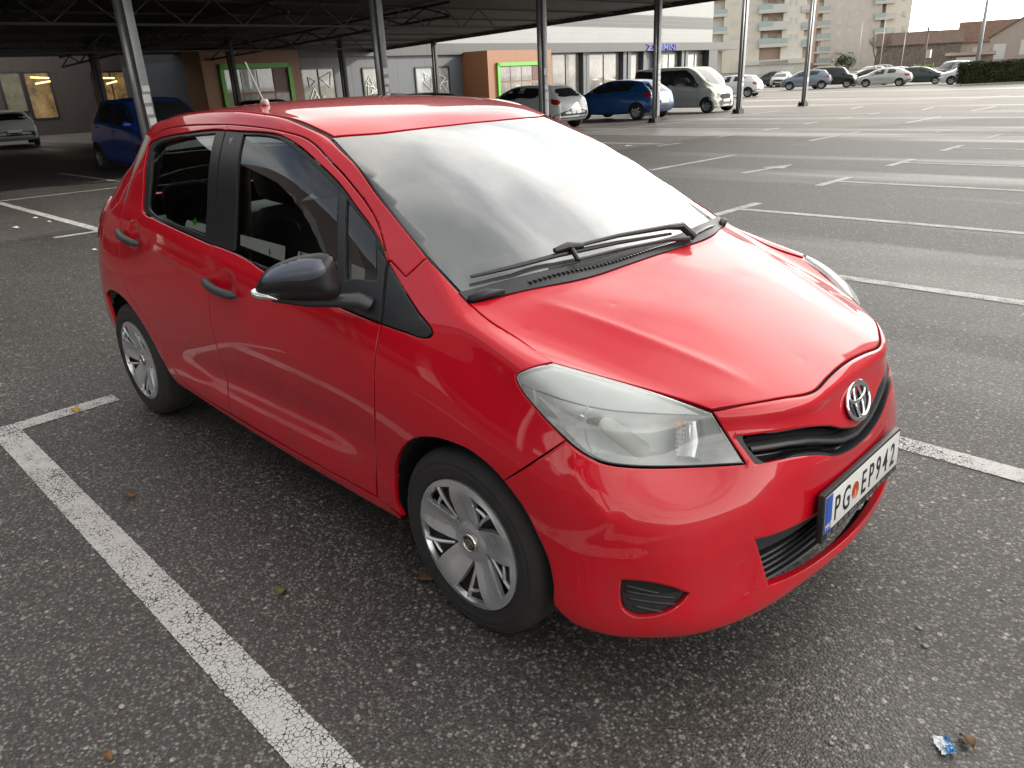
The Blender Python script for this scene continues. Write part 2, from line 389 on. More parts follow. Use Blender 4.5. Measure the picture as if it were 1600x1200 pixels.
def panel(name, outline, proj, mat, parent=None, holes=(), step=.02, gap=.0017, off=0.0, depth=.014, surf=None, mirror=False, roll=.0025, smooth=True, hole_gap=None, backoff=None, close=False):
    surf = surf or BODY; pf = PROJ[proj] if isinstance(proj, str) else proj
    bs = step*.6
    loops = [inset(spl(outline, bs), gap)]
    for h in holes: loops.append(inset(spl(h, bs), -(gap if hole_gap is None else hole_gap)))
    pts, edges = [], []
    for L in loops:
        n0 = len(pts); pts += L; edges += [(n0+i, n0+(i+1) % len(L)) for i in range(len(L))]
    nb = len(pts)
    X0 = min(p.x for p in loops[0]); X1 = max(p.x for p in loops[0]); Y0 = min(p.y for p in loops[0]); Y1 = max(p.y for p in loops[0])
    def ok(X, Y):
        r = inside(loops[0], X, Y)
        for L in loops[1:]: r &= ~inside(L, X, Y)
        return r
    B = np.array([(p.x, p.y) for p in pts])
    extra = []
    if roll:
        for q, L in enumerate(loops):
            for p in inset(L, roll if q == 0 else -roll): extra.append((p.x, p.y))
    gx, gy = np.meshgrid(np.arange(X0, X1+step, step), np.arange(Y0, Y1+step, step))
    gx = gx + (np.arange(gx.shape[0]) % 2)[:, None]*step*.5
    g = np.stack([gx.ravel(), gy.ravel()], 1)
    if len(g):
        g = g[ok(g[:, 0], g[:, 1])]
        if len(g):
            dm = np.min(np.hypot(g[:, None, 0]-B[None, :, 0], g[:, None, 1]-B[None, :, 1]), 1) if len(g)*len(B) < 4e7 else np.ones(len(g))
            g = g[dm > step*.45]
    if extra:
        e = np.array(extra); e = e[ok(e[:, 0], e[:, 1])]
        if len(e):
            de = np.min(np.hypot(e[:, None, 0]-B[None, :, 0], e[:, None, 1]-B[None, :, 1]), 1); e = e[de > roll*.6]
        g = np.concatenate([e, g]) if len(g) else e
    allp = [Vector((p.x, p.y)) for p in pts]+[Vector((float(a), float(b))) for a, b in g]
    v2, ed, f2, ov, oe, of = delaunay_2d_cdt(allp, edges, [], 0, 1e-7)
    c = np.array([[sum(v2[i].x for i in f)/3, sum(v2[i].y for i in f)/3] for f in f2])
    keep = ok(c[:, 0], c[:, 1])
    V, N, bad = [], [], set(); out_i = {}
    for i, p in enumerate(v2):
        h = pf(surf, p.x, p.y)
        if h is None: bad.add(i); V.append(Vector()); N.append(Vector((0, 0, 1)))
        else: V.append(h[0]+h[1]*off); N.append(h[1].copy())
    F = []
    for f, k in zip(f2, keep):
        if not k or any(i in bad for i in f): continue
        a, b, d = f
        nn = (V[b]-V[a]).cross(V[d]-V[a])
        if nn.length < 1e-12: continue
        F.append((a, b, d) if nn.dot(N[a]+N[b]+N[d]) > 0 else (a, d, b))
    # boundary edges
    cnt = {}
    for f in F:
        for i in range(3):
            e = (f[i], f[(i+1) % 3]); cnt[e] = cnt.get(e, 0)+1
    be = [e for e in cnt if (e[1], e[0]) not in cnt]
    base_n = list(N)
    if depth:
        outw = {}
        for a, b in be:
            t = (V[b]-V[a]).cross(N[a]+N[b])
            if t.length > 0:
                t.normalize()
                outw[a] = outw.get(a, Vector())+t; outw[b] = outw.get(b, Vector())+t
        idx = {}
        for i, t in outw.items():
            if roll and t.length > 0: N[i] = (base_n[i]+t.normalized()*.9).normalized()
        for a, b in be:
            for i in (a, b):
                if i not in idx:
                    t = outw.get(i, Vector((0, 0, 1))); t = t.normalized() if t.length else Vector((0, 0, 1))
                    idx[i] = (len(V), len(V)+1); V.append(V[i].copy()); N.append(t); V.append(V[i]-base_n[i]*depth); N.append(t)
            F.append((b, a, idx[a][0], idx[b][0])); F[-1] = (idx[a][0], idx[a][1], idx[b][1], idx[b][0])
        if close:
            pass
    used = sorted({i for f in F for i in f}); mp = {o: i for i, o in enumerate(used)}
    V = [V[i] for i in used]; N = [N[i] for i in used]; F = [tuple(mp[i] for i in f) for f in F]
    o = mesh_obj(name, V, F, mat, parent, smooth, N if smooth else None)
    if mirror:
        o2 = mesh_obj(name, [Vector((v.x, -v.y, v.z)) for v in V], [tuple(reversed(f)) for f in F], mat, parent, smooth, [Vector((n.x, -n.y, n.z)) for n in N] if smooth else None)
        return o, o2
    return o
def hits(pts, surf=None):
    "photograph points on the body -> 3-D"
    return [(surf or BODY).hit(CAM, ray(p[0], p[1]))[0] for p in pts]
def to_side(pts): return [(h.x, h.z)+tuple(p[2:]) for h, p in zip(hits(pts), pts)]
def to_top(pts): return [(h.x, h.y)+tuple(p[2:]) for h, p in zip(hits(pts), pts)]
def to_cyl(pts): return [(math.atan2(h.y, h.x), h.z)+tuple(p[2:]) for h, p in zip(hits(pts), pts)]
def sym(pts):
    "half outline with second... first coordinate mirrored to make a closed symmetric outline (cyl / front)"
    return list(pts)+[(-p[0],)+tuple(p[1:]) for p in reversed(pts) if abs(p[0]) > 1e-4]
def symy(pts): return list(pts)+[(p[0], -p[1])+tuple(p[2:]) for p in reversed(pts) if abs(p[1]) > 1e-4]
# ------------------------------------------------------------------ pressed-in details: creases, dents, handle bowls (real displacement)
def seg_t(x, y, a, b):
    "signed distance to the line a-b and the position along it (0..1)"
    dx, dy = b[0]-a[0], b[1]-a[1]; L = math.hypot(dx, dy)
    u = ((x-a[0])*dx+(y-a[1])*dy)/L; return ((x-a[0])*-dy+(y-a[1])*dx)/L, u/L
def ss(a, b, x):
    t = min(1, max(0, (x-a)/(b-a))); return t*t*(3-2*t)
def ridge(x, y, a, b, w, fade=.12):
    t, u = seg_t(x, y, a, b)
    return math.exp(-(math.sqrt(t*t+(w*.35)**2)-w*.35)/w)*ss(0, fade, u)*ss(1, 1-fade, u)
DENTS = [(h.x, h.y) for h in hits([(958, 474), (822, 515), (1180, 603), (1252, 560), (1000, 520)])]
def h_bonnet(x, y):
    a = abs(y)
    h = .0075*ridge(x, a, (.0, .548), (.70, .325), .022, .26)
    h += -.004*ss(.0, .30, a-.42)*ss(.05, .2, x)
    for k, (dx, dy) in enumerate(DENTS): h -= (.0008, .0011, .0005, .0008, .0004)[k]*math.exp(-((x-dx)**2+(y-dy)**2)/(.011+.002*k)**2)
    return h
def pf_bonnet(s, x, y):
    r = PROJ['top'](s, x, y)
    if r is None: return None
    e = 2e-3; h = h_bonnet(x, y); gx = (h_bonnet(x+e, y)-h_bonnet(x-e, y))/2/e; gy = (h_bonnet(x, y+e)-h_bonnet(x, y-e))/2/e
    n = r[1]; k = n.z
    return r[0]+Vector((0, 0, h)), Vector((n.x-gx*k, n.y-gy*k, n.z)).normalized()
HB = [(h.x, h.z) for h in hits([(208, 368), (352, 448)])]
CL = [(h.x, h.z) for h in hits([(232, 386), (326, 434)])]
def d_door(x, z):
    d = 0
    for hx, hz in HB:
        q = ((x-hx-.005)/.062)**2+((z-hz-.008)/.048)**2
        d += .011*math.exp(-q**1.8)
    d -= .0028*ridge(x, z, CL[0], CL[1], .010, .1)
    # scallop in the lower doors
    if -2.1 < x < -.2: d += .010*math.exp(-((z-.455-.03*(x+1.1))/.075)**2)*ss(-2.1, -1.75, x)*ss(-.2, -.7, x)
    return d
def pf_side(s, x, z):
    r = PROJ['side'](s, x, z)
    if r is None: return None
    e = 2e-3; d = d_door(x, z)
    if abs(d) < 1e-6: return r
    gx = (d_door(x+e, z)-d_door(x-e, z))/2/e; gz = (d_door(x, z+e)-d_door(x, z-e))/2/e
    n = r[1]; k = abs(n.y)
    return r[0]+Vector((0, d, 0)), Vector((n.x+gx*k, n.y, n.z+gz*k)).normalized()
def d_bump(a, z):
    a = -abs(a)
    top = .500+.10*(a+.60)*-1*0; 
    f = ss(-1.22, -.95, a)*ss(-.50, -.64, a)
    d = .008*ss(.56, .46, z)*ss(.24, .44, z)*f
    d += .006*ss(.60, .52, z)*ss(.40, .52, z)*ss(-.62, -.3, a)        # under the plate shelf
    d -= .004*ridge(a, z, (-1.12, .70), (-.98, .53), .03, .2)
    return d
def pf_bump(s, a, z):
    r = PROJ['cyl'](s, a, z)
    if r is None: return None
    e = 3e-3; d = d_bump(a, z)
    ga = (d_bump(a+e, z)-d_bump(a-e, z))/2/e/.8; gz = (d_bump(a, z+e)-d_bump(a, z-e))/2/e
    er = Vector((math.cos(a), math.sin(a), 0)); et = Vector((-math.sin(a), math.cos(a), 0))
    k = abs(r[1].dot(er))
    return r[0]-er*d, (r[1]+et*ga*k+Vector((0, 0, gz*k))).normalized()
# ------------------------------------------------------------------ the red car: painted panels
car = empty('parked_car', (0, 0, 0)); tag(car, 'red five-door hatchback in the foreground with black mirrors and a white number plate', 'car')
RED = M['red_paint']; BLK = M['black_plastic']
def zt(x, y):
    h = PROJ['top'](BODY, x, y); return h[0].z
def neg(p): return [(a, -b)+tuple(r) for a, b, *r in p]
def negx(p): return [(-a, b)+tuple(r) for a, b, *r in p]
# bonnet
hr = to_top([(732, 473, 1), (765, 502), (810, 529.5), (863, 565, 1), (940, 586.5), (1020, 610), (1112, 642.5, 1), (1164, 632.5), (1220, 622.5)])+[(.731, -.22), (.727, -.12), (.724, -.05), (.7235, 0)]
cw = [(-.006, -.553), (.056, -.38), (.076, -.14), (.079, 0)]
bonnet = panel('bonnet', hr+neg(hr[:-1])[::-1]+neg(cw)+cw[:-1][::-1], pf_bonnet, RED, car, step=.0095, depth=.02, gap=.0036, roll=.004)
# front bumper
def cy(x, y): return (math.atan2(y, x), zt(x, y))
seam_front = [cy(.7235, 0), cy(.724, -.05), cy(.727, -.12), cy(.731, -.22)]+to_cyl([(1220, 622.5), (1164, 632.5), (1113, 643, 1)])
lamp_low = [(1166, 725, 1), (1060, 730.5), (980, 730), (940, 723), (912, 709), (884, 688, 1)]
arch_f = [(787, 751, 1), (816, 791), (837, 831), (856, 874), (864.5, 917), (866.5, 946)]
bh = seam_front+to_cyl(lamp_low)+to_cyl(arch_f)+[(-1.135, .232), (-1.10, .21, 1), (-.95, .197), (-.7, .196), (-.5, .205), (-.25, .222), (0, .228)]
ug_t = [(0, .616), (-.10, .638), (-.167, .666), (-.27, .694), (-.38, .706), (-.458, .709, 1)]
ug_b = [(-.437, .638, 1), (-.33, .632), (-.238, .610), (-.158, .578), (-.08, .562), (0, .558)]
lg_t = [(0, .434), (-.25, .438), (-.478, .452, 1)]
lg_b = [(-.424, .292, 1), (-.30, .277), (-.16, .272), (0, .270)]
def fr2cyl(pts):
    o = []
    for y, z, *r in pts:
        h = PROJ['front'](BODY, y, z)[0]; o.append((math.atan2(h.y, h.x), h.z)+tuple(r))
    return o
UG = fr2cyl(ug_t+ug_b); UG += [(-a, b)+tuple(r) for a, b, *r in UG[::-1] if abs(a) > 1e-4]
LG = fr2cyl(lg_t+lg_b); LG += [(-a, b)+tuple(r) for a, b, *r in LG[::-1] if abs(a) > 1e-4]
fog_px = [(970.5, 908, 1), (968.7, 932), (974, 953), (988.6, 963), (1014, 964), (1043, 957), (1064.8, 943), (1077.4, 928.4, 1), (1043, 917.5), (999.5, 910)]
FG = to_cyl(fog_px); FGL = negx(FG)[::-1]
BO = bh+[(-a, b)+tuple(r) for a, b, *r in bh[::-1] if abs(a) > 1e-4]
front_bumper = panel('front_bumper', BO, pf_bump, RED, car, holes=(UG, LG, FG, FGL), step=.015, depth=.022, gap=.0018, roll=.006, hole_gap=.0)
# front wings
panel('front_wing', [(667, 403.5, 1), (731.5, 473, 1), (765, 502), (810, 529.5), (863, 565, 1), (824, 576), (806, 587), (808, 598), (840, 642), (884, 688, 1), (787, 751, 1), (766.5, 729.4), (732.6, 703), (705, 691), (680, 684), (649, 684.7), (631, 697), (619.5, 720), (617.5, 748), (621, 788), (631, 808, 1), (590, 779, 1), (586, 695), (585.5, 625), (587, 555), (596, 507, 1), (631, 519), (670, 528), (676, 522), (653, 486), (631, 452), (607, 411, 1), (611, 409, 1), (634, 433.5, 1)], 'cam', RED, car, step=7, gap=.75, roll=1.4, depth=.014, mirror=True)
# side frame: A pillar, roof rail, rear quarter and sill in one pressing
def ditch(x): return (x, zt(x, -.560))
A_UP = to_side([(667, 402, 1), (587.5, 302.5), (560, 262.5), (532, 232.5), (515, 215)])
D_TOP = [ditch(x) for x in (-1.0, -1.12, -1.3, -1.5, -1.75, -2.0)]+[(-2.2, zt(-2.2, -.548)), (-2.36, zt(-2.36, -.535)), (-2.5, 1.372, 1)]
BACK = [(-2.62, 1.27), (-2.73, 1.15), (-2.80, 1.075, 1), (-2.835, .99), (-2.875, .93), (-2.93, .875, 1), (-2.965, .75), (-2.975, .632, 1)]
ARCH_R = [(-2.745, .605, 1), (-2.69, .632), (-2.60, .655), (-2.48, .653), (-2.36, .622), (-2.25, .548), (-2.165, .44), (-2.11, .34), (-2.05, .272, 1)]
SILL = [(-1.53, .242), (-.82, .221), (-.33, .228, 1), (-.372, .268, 1)]
DOOR_LOW = to_side([(589, 777, 1), (480, 717), (362, 649)])+[(-1.80, .288), (-1.95, .318), (-2.04, .385), (-2.12, .50), (-2.22, .60), (-2.34, .68), (-2.405, .78), (-2.425, .90), (-2.415, 1.03), (-2.40, 1.15), (-2.39, 1.28), (-2.34, 1.365), (-2.25, 1.395), (-2.0, 1.424), (-1.566, 1.437), (-1.37, 1.435), (-1.1, 1.419)]
A_LOW = to_side([(480, 217.5), (520, 255.5), (544, 281.5), (587, 342.5), (606, 407, 1), (611, 409, 1), (633, 433, 1)])
panel('side_frame', A_UP+D_TOP+BACK+ARCH_R+SILL+DOOR_LOW+A_LOW, pf_side, RED, car, step=.022, gap=.0020, depth=.014, mirror=True, roll=.004)
# doors with their window openings
SEAM_F = [(589, 776, 1), (586, 695), (585.5, 625), (587, 555), (596, 507, 1), (606, 409, 1), (587, 343), (544, 282), (520, 256), (480, 218)]
BP = to_side([(352.8, 204), (334, 381), (327, 431), (327, 457), (330, 502), (340, 544), (354, 611), (362, 647, 1)])
B_TOP = (BP[0][0], 1.438, 1)
ap_f = [(606, 403, 1), (596, 507, 1), (526, 478), (410.6, 422), (385.6, 405), (357.5, 391), (331, 381.5, 1), (352.0, 203, 1), (376, 204.6), (417, 207), (437, 211.5), (464, 225.5), (495, 252), (532.5, 289.5), (557.5, 324), (582.5, 358)]
SF = to_side(SEAM_F)
AF = to_side([p for p in ap_f])
front_doors = panel('front_door', [SF[0]]+SF[1:4]+[SF[4], AF[1][:2]+(1,), ]+AF[2:6]+[AF[6]]+[(BP[1][0], BP[1][1]-.012, 1)]+BP[2:]+to_side([(480, 716)]), pf_side, RED, car, step=.011, gap=.0020, depth=.014, mirror=True, roll=.004)
# slim red window frame above the front window
panel('door_frame', SF[5:]+[(-1.1, 1.419), (-1.37, 1.435), B_TOP]+[AF[7]]+AF[8:]+[AF[0]], 'side', RED, car, step=.02, gap=.0016, depth=.014, mirror=True, roll=.003)
ap_r = to_side([(352.0, 203, 1), (338.8, 202.5), (295, 207), (262, 212.5), (244, 218), (232, 227), (227.5, 250), (224, 290), (222.5, 325), (226, 334), (240, 341), (276, 358), (331, 382.5, 1)])
RDO = [(B_TOP[0], B_TOP[1], 1), (BP[0][0], BP[0][1], 1)]+ap_r[1:-1]+[(ap_r[-1][0], ap_r[-1][1], 1), (BP[1][0], BP[1][1]-.012, 1)]+BP[2:]
rear_doors = panel('rear_door', RDO+to_side([(361, 649)])[1:]+[p for p in DOOR_LOW[3:-2]], pf_side, RED, car, step=.011, gap=.0020, depth=.014, mirror=True, roll=.004)
# roof
rf = [(-.742, 0), (-.745, -.142), (-.784, -.387), (-.868, -.536, 1), (-1.0, -.545), (-1.25, -.550), (-1.75, -.548), (-2.2, -.527), (-2.42, -.495), (-2.56, -.43), (-2.64, -.25), (-2.665, 0)]
roof = panel('roof', rf+neg(rf[1:-1])[::-1], 'top', RED, car, step=.03, gap=.002, depth=.012, roll=.004)
dm = [(-.86, -.532), (-1.0, -.538), (-1.25, -.543), (-1.75, -.541), (-2.2, -.52), (-2.42, -.49), (-2.45, -.53), (-2.2, -.556), (-1.75, -.569), (-1.25, -.571), (-1.0, -.567), (-.87, -.560)]
panel('roof_moulding', dm, 'top', M['rust_steel'], car, step=.02, gap=0, off=-.006, depth=.004, mirror=True, roll=0)
# tail: bumper, tailgate, lamps, rear window
PROJ['rcyl'] = lambda s, a, b: s.hit(Vector((-2.3, 0, b)), Vector((-math.cos(a), math.sin(a), 0)))
rb = [(0, .60), (-.5, .60), (-.78, .625), (-.85, .628, 1), (-1.07, .603, 1), (-1.09, .53), (-1.10, .44), (-1.05, .31), (-1.0, .275, 1), (-.5, .268), (0, .268)]
panel('rear_bumper', rb+negx(rb[1:-1])[::-1], 'rcyl', RED, car, step=.03, gap=.002)
tl = [(-.90, .872), (-.985, .94), (-1.0, 1.03), (-.93, 1.072), (-.80, 1.06), (-.76, .96), (-.80, .88)]
panel('tail_lamp', tl, 'rcyl', M['lens_red'], car, step=.02, gap=.001, off=.006, mirror=True)
tg = [(0, 1.375), (-.35, 1.36), (-.46, 1.335), (-.53, 1.20), (-.585, 1.08), (-.60, .9), (-.58, .66, 1), (-.4, .615), (0, .612)]
rg = [(0, 1.33), (-.33, 1.32), (-.42, 1.29), (-.47, 1.2), (-.50, 1.10), (-.45, 1.07), (0, 1.055)]
panel('tailgate', tg+negx(tg[1:-1])[::-1], 'rear', RED, car, holes=(rg+negx(rg[1:-1])[::-1],), step=.03, gap=.002)
panel('rear_window', rg+negx(rg[1:-1])[::-1], 'rear', M['side_glass'], car, step=.03, gap=.002, off=-.005, depth=0, roll=0)
# ------------------------------------------------------------------ glass, seals, cowl
ws = to_top([(666, 402), (587.5, 304), (561, 265)])+[(-.872, -.546, 1), (-.784, -.385), (-.747, -.142), (-.744, 0)]
wb = [(.046, 0), (.044, -.163), (.003, -.444), (-.048, -.591), (-.088, -.683, 1)]
WSO = neg(wb)[::-1][0:0]+wb+ws+neg(ws[:-1])[::-1]+neg(wb[1:])[::-1]
WSI = [(.01, 0), (.006, -.163), (-.04, -.43), (-.095, -.56), (-.16, -.635), (-.30, -.628)]+[(-.53, -.588), (-.68, -.563), (-.83, -.52), (-.785, -.385), (-.772, -.142), (-.768, 0)]
WSI = WSI+neg(WSI[1:-1])[::-1]
panel('windscreen', WSO, 'top', M['wind_glass'], car, step=.03, gap=.006, off=-.003, depth=0, roll=0)
panel('windscreen_border', WSO, 'top', M['gloss_black'], car, holes=(WSI,), step=.03, gap=.001, off=-.008, depth=.004, roll=0, hole_gap=0)
cb = [(-.014, -.553), (.048, -.38), (.068, -.14), (.071, 0)]
CWO = [(-.086, -.688, 1)]+[(a+.012, b) for a, b, *r in wb[1:-1]][::-1][0:0]+[(-.062, -.689, 1)]+[(-.004, -.553), (.058, -.38), (.078, -.14), (.081, 0)]
CWO = [(-.068, -.690, 1), (-.004, -.556), (.058, -.38), (.079, -.14), (.082, 0)]+[(.030, 0), (.028, -.163), (-.012, -.44), (-.06, -.58), (-.098, -.688, 1)]
h1 = CWO[:5]; h2 = CWO[5:]
panel('cowl', h1+neg(h1[:-1])[::-1]+neg(h2[::-1])[0:]+h2[1:], 'top', BLK, car, step=.025, gap=0, off=.004, depth=.03, roll=.003)
FT = to_side([(352.0, 204, 1), (376, 205.6), (417, 208), (436.5, 212.5), (463.8, 226.6), (495, 253), (532.5, 290.6), (557.5, 325), (582.5, 359), (606, 404, 1), (596, 506, 1), (526, 477), (410.6, 421), (385.6, 404), (357.5, 390), (331, 380.5, 1)])
FG1 = to_side([(379, 210, 1), (417, 212.2), (436.5, 217.5), (479, 248), (529, 295.5, 1), (526, 432.5), (526, 465, 1), (410.6, 415.5), (363, 395.5, 1)])
FG2 = to_side([(541.5, 312, 1), (586, 369, 1), (587.5, 437, 1), (540, 438, 1)])
panel('window_frame', FT, 'side', M['black_trim'], car, holes=(FG1, FG2), step=.02, gap=.001, off=-.003, depth=.012, mirror=True, roll=.002, hole_gap=0)
RT = to_side([(351.0, 204, 1), (338.8, 203.5), (295, 208), (262, 213.5), (245, 219), (233.5, 228), (228.5, 250), (225.5, 290), (224, 325), (228, 333), (241, 340), (276, 357), (331, 381.5, 1)])
RG1 = to_side([(335.3, 208, 1), (295, 212), (262, 217.5), (246, 224.5), (238, 236), (234.5, 270), (231, 322), (236, 331), (276, 350.5), (319.5, 367, 1)])
panel('window_frame', RT, 'side', M['black_trim'], car, holes=(RG1,), step=.02, gap=.001, off=-.003, depth=.012, mirror=True, roll=.002, hole_gap=0)
for g_ in (FG1, FG2, RG1): panel('side_window', g_, 'side', M['side_glass'], car, step=.04, gap=-.004, off=-.009, depth=0, mirror=True, roll=0)
panel('wing_garnish', to_side([(607, 413, 1), (631, 454), (653, 488), (674.5, 521), (669, 526.5), (631, 517.5), (597.5, 506, 1)]), 'side', BLK, car, step=.02, gap=.001, off=.001, mirror=True, depth=.014, roll=.003)
# pale strips behind the side glass, added to paint in its bright reflections
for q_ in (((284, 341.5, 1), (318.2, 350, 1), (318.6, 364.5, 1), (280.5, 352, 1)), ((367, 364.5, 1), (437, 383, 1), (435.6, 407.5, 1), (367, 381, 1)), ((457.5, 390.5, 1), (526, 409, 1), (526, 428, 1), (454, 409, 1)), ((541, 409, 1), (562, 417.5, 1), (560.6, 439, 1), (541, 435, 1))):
    panel('window_reflection', to_side(list(q_)), 'side', M['window_reflection'], car, step=.03, gap=0, off=-.022, depth=.001, roll=0)
wp_ = BODY.hit(CAM, ray(297, 344.5))[0]
panel('reflection_emblem', [(wp_.x+.020*(1+.35*math.cos(4*a))*math.cos(a), wp_.z+.012*(1+.35*math.cos(4*a))*math.sin(a)) for a in [2*math.pi*i/24 for i in range(24)]], 'side', M['reflection_green'], car, step=.008, gap=0, off=-.019, depth=0, roll=0)
for u0, v0 in ((413, 387), (462, 392)):
    h_ = [BODY.hit(CAM, ray(u0+.2*k, v0+5*k)) for k in (0, 1, 2)]; mesh_obj('reflection_mark', [p_[0]-p_[1]*.0195+Vector((s_*.003, 0, 0)) for p_ in h_ for s_ in (-1, 1)], [(0, 1, 3, 2), (2, 3, 5, 4)], M['black_trim'], car, smooth=False)
# ------------------------------------------------------------------ dark shell below the panels
def shell(name, keep, off, mat):
    me = base2; V = [v.co+v.normal*off for v in me.vertices]
    F = [tuple(p.vertices) for p in me.polygons if keep(p.center)]
    used = sorted({i for f in F for i in f}); mp = {o: i for i, o in enumerate(used)}
    return mesh_obj(name, [V[i] for i in used], [tuple(mp[i] for i in f) for f in F], mat, car)
base2 = build_base(P, 'base2', CR, levels=3)
def wheelhole(c): return min(math.hypot(c.x-.03, c.z-.29), math.hypot(c.x+2.46, c.z-.29)) < .372 and abs(c.y) > .45
def keep(c):
    if wheelhole(c) or c.z < .2: return False
    if c.z > 1.06: return False
    if c.x > .55 and abs(c.y) < .50 and (.24 < c.z < .47 or .53 < c.z < .74): return False
    if c.x > .15 and .40 < abs(c.y) and .60 < c.z < .90: return False
    if c.z > 1.0-.0 and -.3 < c.x < .06 and abs(c.y) < .6: return False
    if c.z > .93+.05*(-c.x)/1.0 and abs(c.y) > .6 and -2.3 < c.x < -.3: return False
    if c.z > .96 and -2.95 < c.x < -.1 and abs(c.y) < .74: return False
    return True
shell('inner_shell', keep, -.016, M['dark_void'])
def keep_roof(c): return c.z > 1.36 and -2.6 < c.x < -.80 and abs(c.y) < .60
shell('headliner', keep_roof, -.025, M['interior_grey'])
# wheel housings
for xc in (.03, -2.46):
    for s in (-1, 1):
        V, F = [], []; n = 40
        for i in range(n+1):
            a = -.16+(math.pi+.32)*i/n
            for y, r in ((.815, .352), (.79, .362), (.50, .362), (.50, .05)): V.append((xc+r*math.cos(a), s*y, .29+r*math.sin(a)))
        for i in range(n):
            for q in range(3): F.append((i*4+q, i*4+q+1, i*4+q+5, i*4+q+4))
        mesh_obj('wheel_housing', V, F, M['dark_void'], car)
mesh_obj('underbody', [(x, y, z) for z in (.24,) for x, y in ((.5, -.6), (.5, .6), (-2.9, .6), (-2.9, -.6))], [(0, 1, 2, 3)], M['dark_void'], car)
# ------------------------------------------------------------------ mesh helpers
def tube(pts, r, n=8, cap=True):
    "round bar through points; r a number or a list; returns verts, faces"
    V, F = [], []; k = len(pts); pts = [Vector(p) for p in pts]
    rr = r if isinstance(r, (list, tuple)) else [r]*k
    up = None
    for i, p in enumerate(pts):
        t = (pts[min(i+1, k-1)]-pts[max(i-1, 0)]).normalized()
        if up is None: up = t.orthogonal().normalized()
        up = (up-t*up.dot(t)).normalized(); b = t.cross(up)
        for q in range(n):
            a = 2*math.pi*q/n; V.append(p+(up*math.cos(a)+b*math.sin(a))*rr[i])
    for i in range(k-1):
        for q in range(n): F.append((i*n+q, i*n+(q+1) % n, (i+1)*n+(q+1) % n, (i+1)*n+q))
    if cap: F.append(tuple(reversed(range(n)))); F.append(tuple(range((k-1)*n, k*n)))
    return V, F
def cat(*ms):
    V, F = [], []
    for v, f in ms:
        o = len(V); V += [Vector(x) for x in v]; F += [tuple(i+o for i in q) for q in f]
    return V, F
def box(x0, x1, y0, y1, z0, z1):
    V = [Vector((x, y, z)) for z in (z0, z1) for x, y in ((x0, y0), (x1, y0), (x1, y1), (x0, y1))]
    return V, [(3, 2, 1, 0), (4, 5, 6, 7), (0, 1, 5, 4), (1, 2, 6, 5), (2, 3, 7, 6), (3, 0, 4, 7)]
def bevelled(name, vf, mat, parent=None, w=.01, seg=2, smooth=True):
    o = mesh_obj(name, vf[0], vf[1], mat, parent, False)
    bm = bmesh.new(); bm.from_mesh(o.data); bmesh.ops.recalc_face_normals(bm, faces=bm.faces)
    if w: bmesh.ops.bevel(bm, geom=list(bm.edges), offset=w, segments=seg, profile=.6, affect='EDGES', clamp_overlap=True)
    bm.to_mesh(o.data); bm.free()
    if smooth:
        o.data.polygons.foreach_set('use_smooth', [True]*len(o.data.polygons)); o.data.set_sharp_from_angle(angle=R(38))
    return o
def sharp(o, ang=35): o.data.polygons.foreach_set('use_smooth', [True]*len(o.data.polygons)); o.data.set_sharp_from_angle(angle=R(ang)); return o
def lathe(prof, n=48, axis='y', loc=(0, 0, 0)):
    "profile (radius, axial) swept round the y axis"
    V, F = [], []; k = len(prof)
    for q in range(n):
        a = 2*math.pi*q/n
        for r, h in prof: V.append(Vector((loc[0]+r*math.cos(a), loc[1]+h, loc[2]+r*math.sin(a))))
    for q in range(n):
        for i in range(k-1): F.append((q*k+i, q*k+i+1, ((q+1) % n)*k+i+1, ((q+1) % n)*k+i))
    return V, F
def plate2d(outline, holes, zf, step, thick=.006, roll=0):
    "flat trimmed shape with a height function, as a panel projection"
    pass
class Flat:
    "carrier for panels whose height over a plane is a function"
    pass
# ------------------------------------------------------------------ wheels
WC = {'f': .012, 'r': -2.497}
WR, CR_, WY = .297, .2075, .822
def dish(r): # axial height of the wheel cover (positive = outwards) at radius r
    return .006-.020*ss(.205, .165, r)*0-.026*ss(.19, .05, r)*(1-ss(.07, .045, r)*.25)
def pf_cover(s, x, z):
    r = math.hypot(x, z); e = 1e-3
    g = (dish(r+e)-dish(r-e))/2/e; ux, uz = (x/r, z/r) if r > 1e-6 else (0, 0)
    # spokes are crowned: raised along each spoke's middle
    def crown(x, z):
        r = math.hypot(x, z)
        if r < .05: return 0
        a = (math.degrees(math.atan2(z, x))-19) % 72-36
        return .005*ss(.05, .09, r)*(1-(min(abs(a), 22)/22)**2)*ss(.207, .19, r)*0+.007*ss(.05, .1, r)*math.cos(math.radians(min(30, abs(a))*3))*ss(.2075, .185, r)
    c = crown(x, z); gx = (crown(x+e, z)-crown(x-e, z))/2/e; gz = (crown(x, z+e)-crown(x, z-e))/2/e
    return Vector((x, -(dish(r)+c), z)), Vector((-(g*ux+gx), -1, -(g*uz+gz))).normalized()
def opening(c):
    o = []
    for r, a, k in ((.066, -2, 1), (.105, 12), (.150, 18.5), (.184, 21), (.190, 19.5, 1), (.193, 0), (.190, -19.5, 1), (.184, -21), (.150, -17), (.105, -10.5)) if 0 else ((.062, 3, 1), (.100, 12.5, 0), (.150, 18, 0), (.187, 21.5, 1), (.1925, 0, 0), (.187, -21.5, 1), (.150, -16.5, 0), (.100, -9.5, 0)):
        t = R(c+a); o.append((r*math.cos(t), r*math.sin(t), k))
    return o
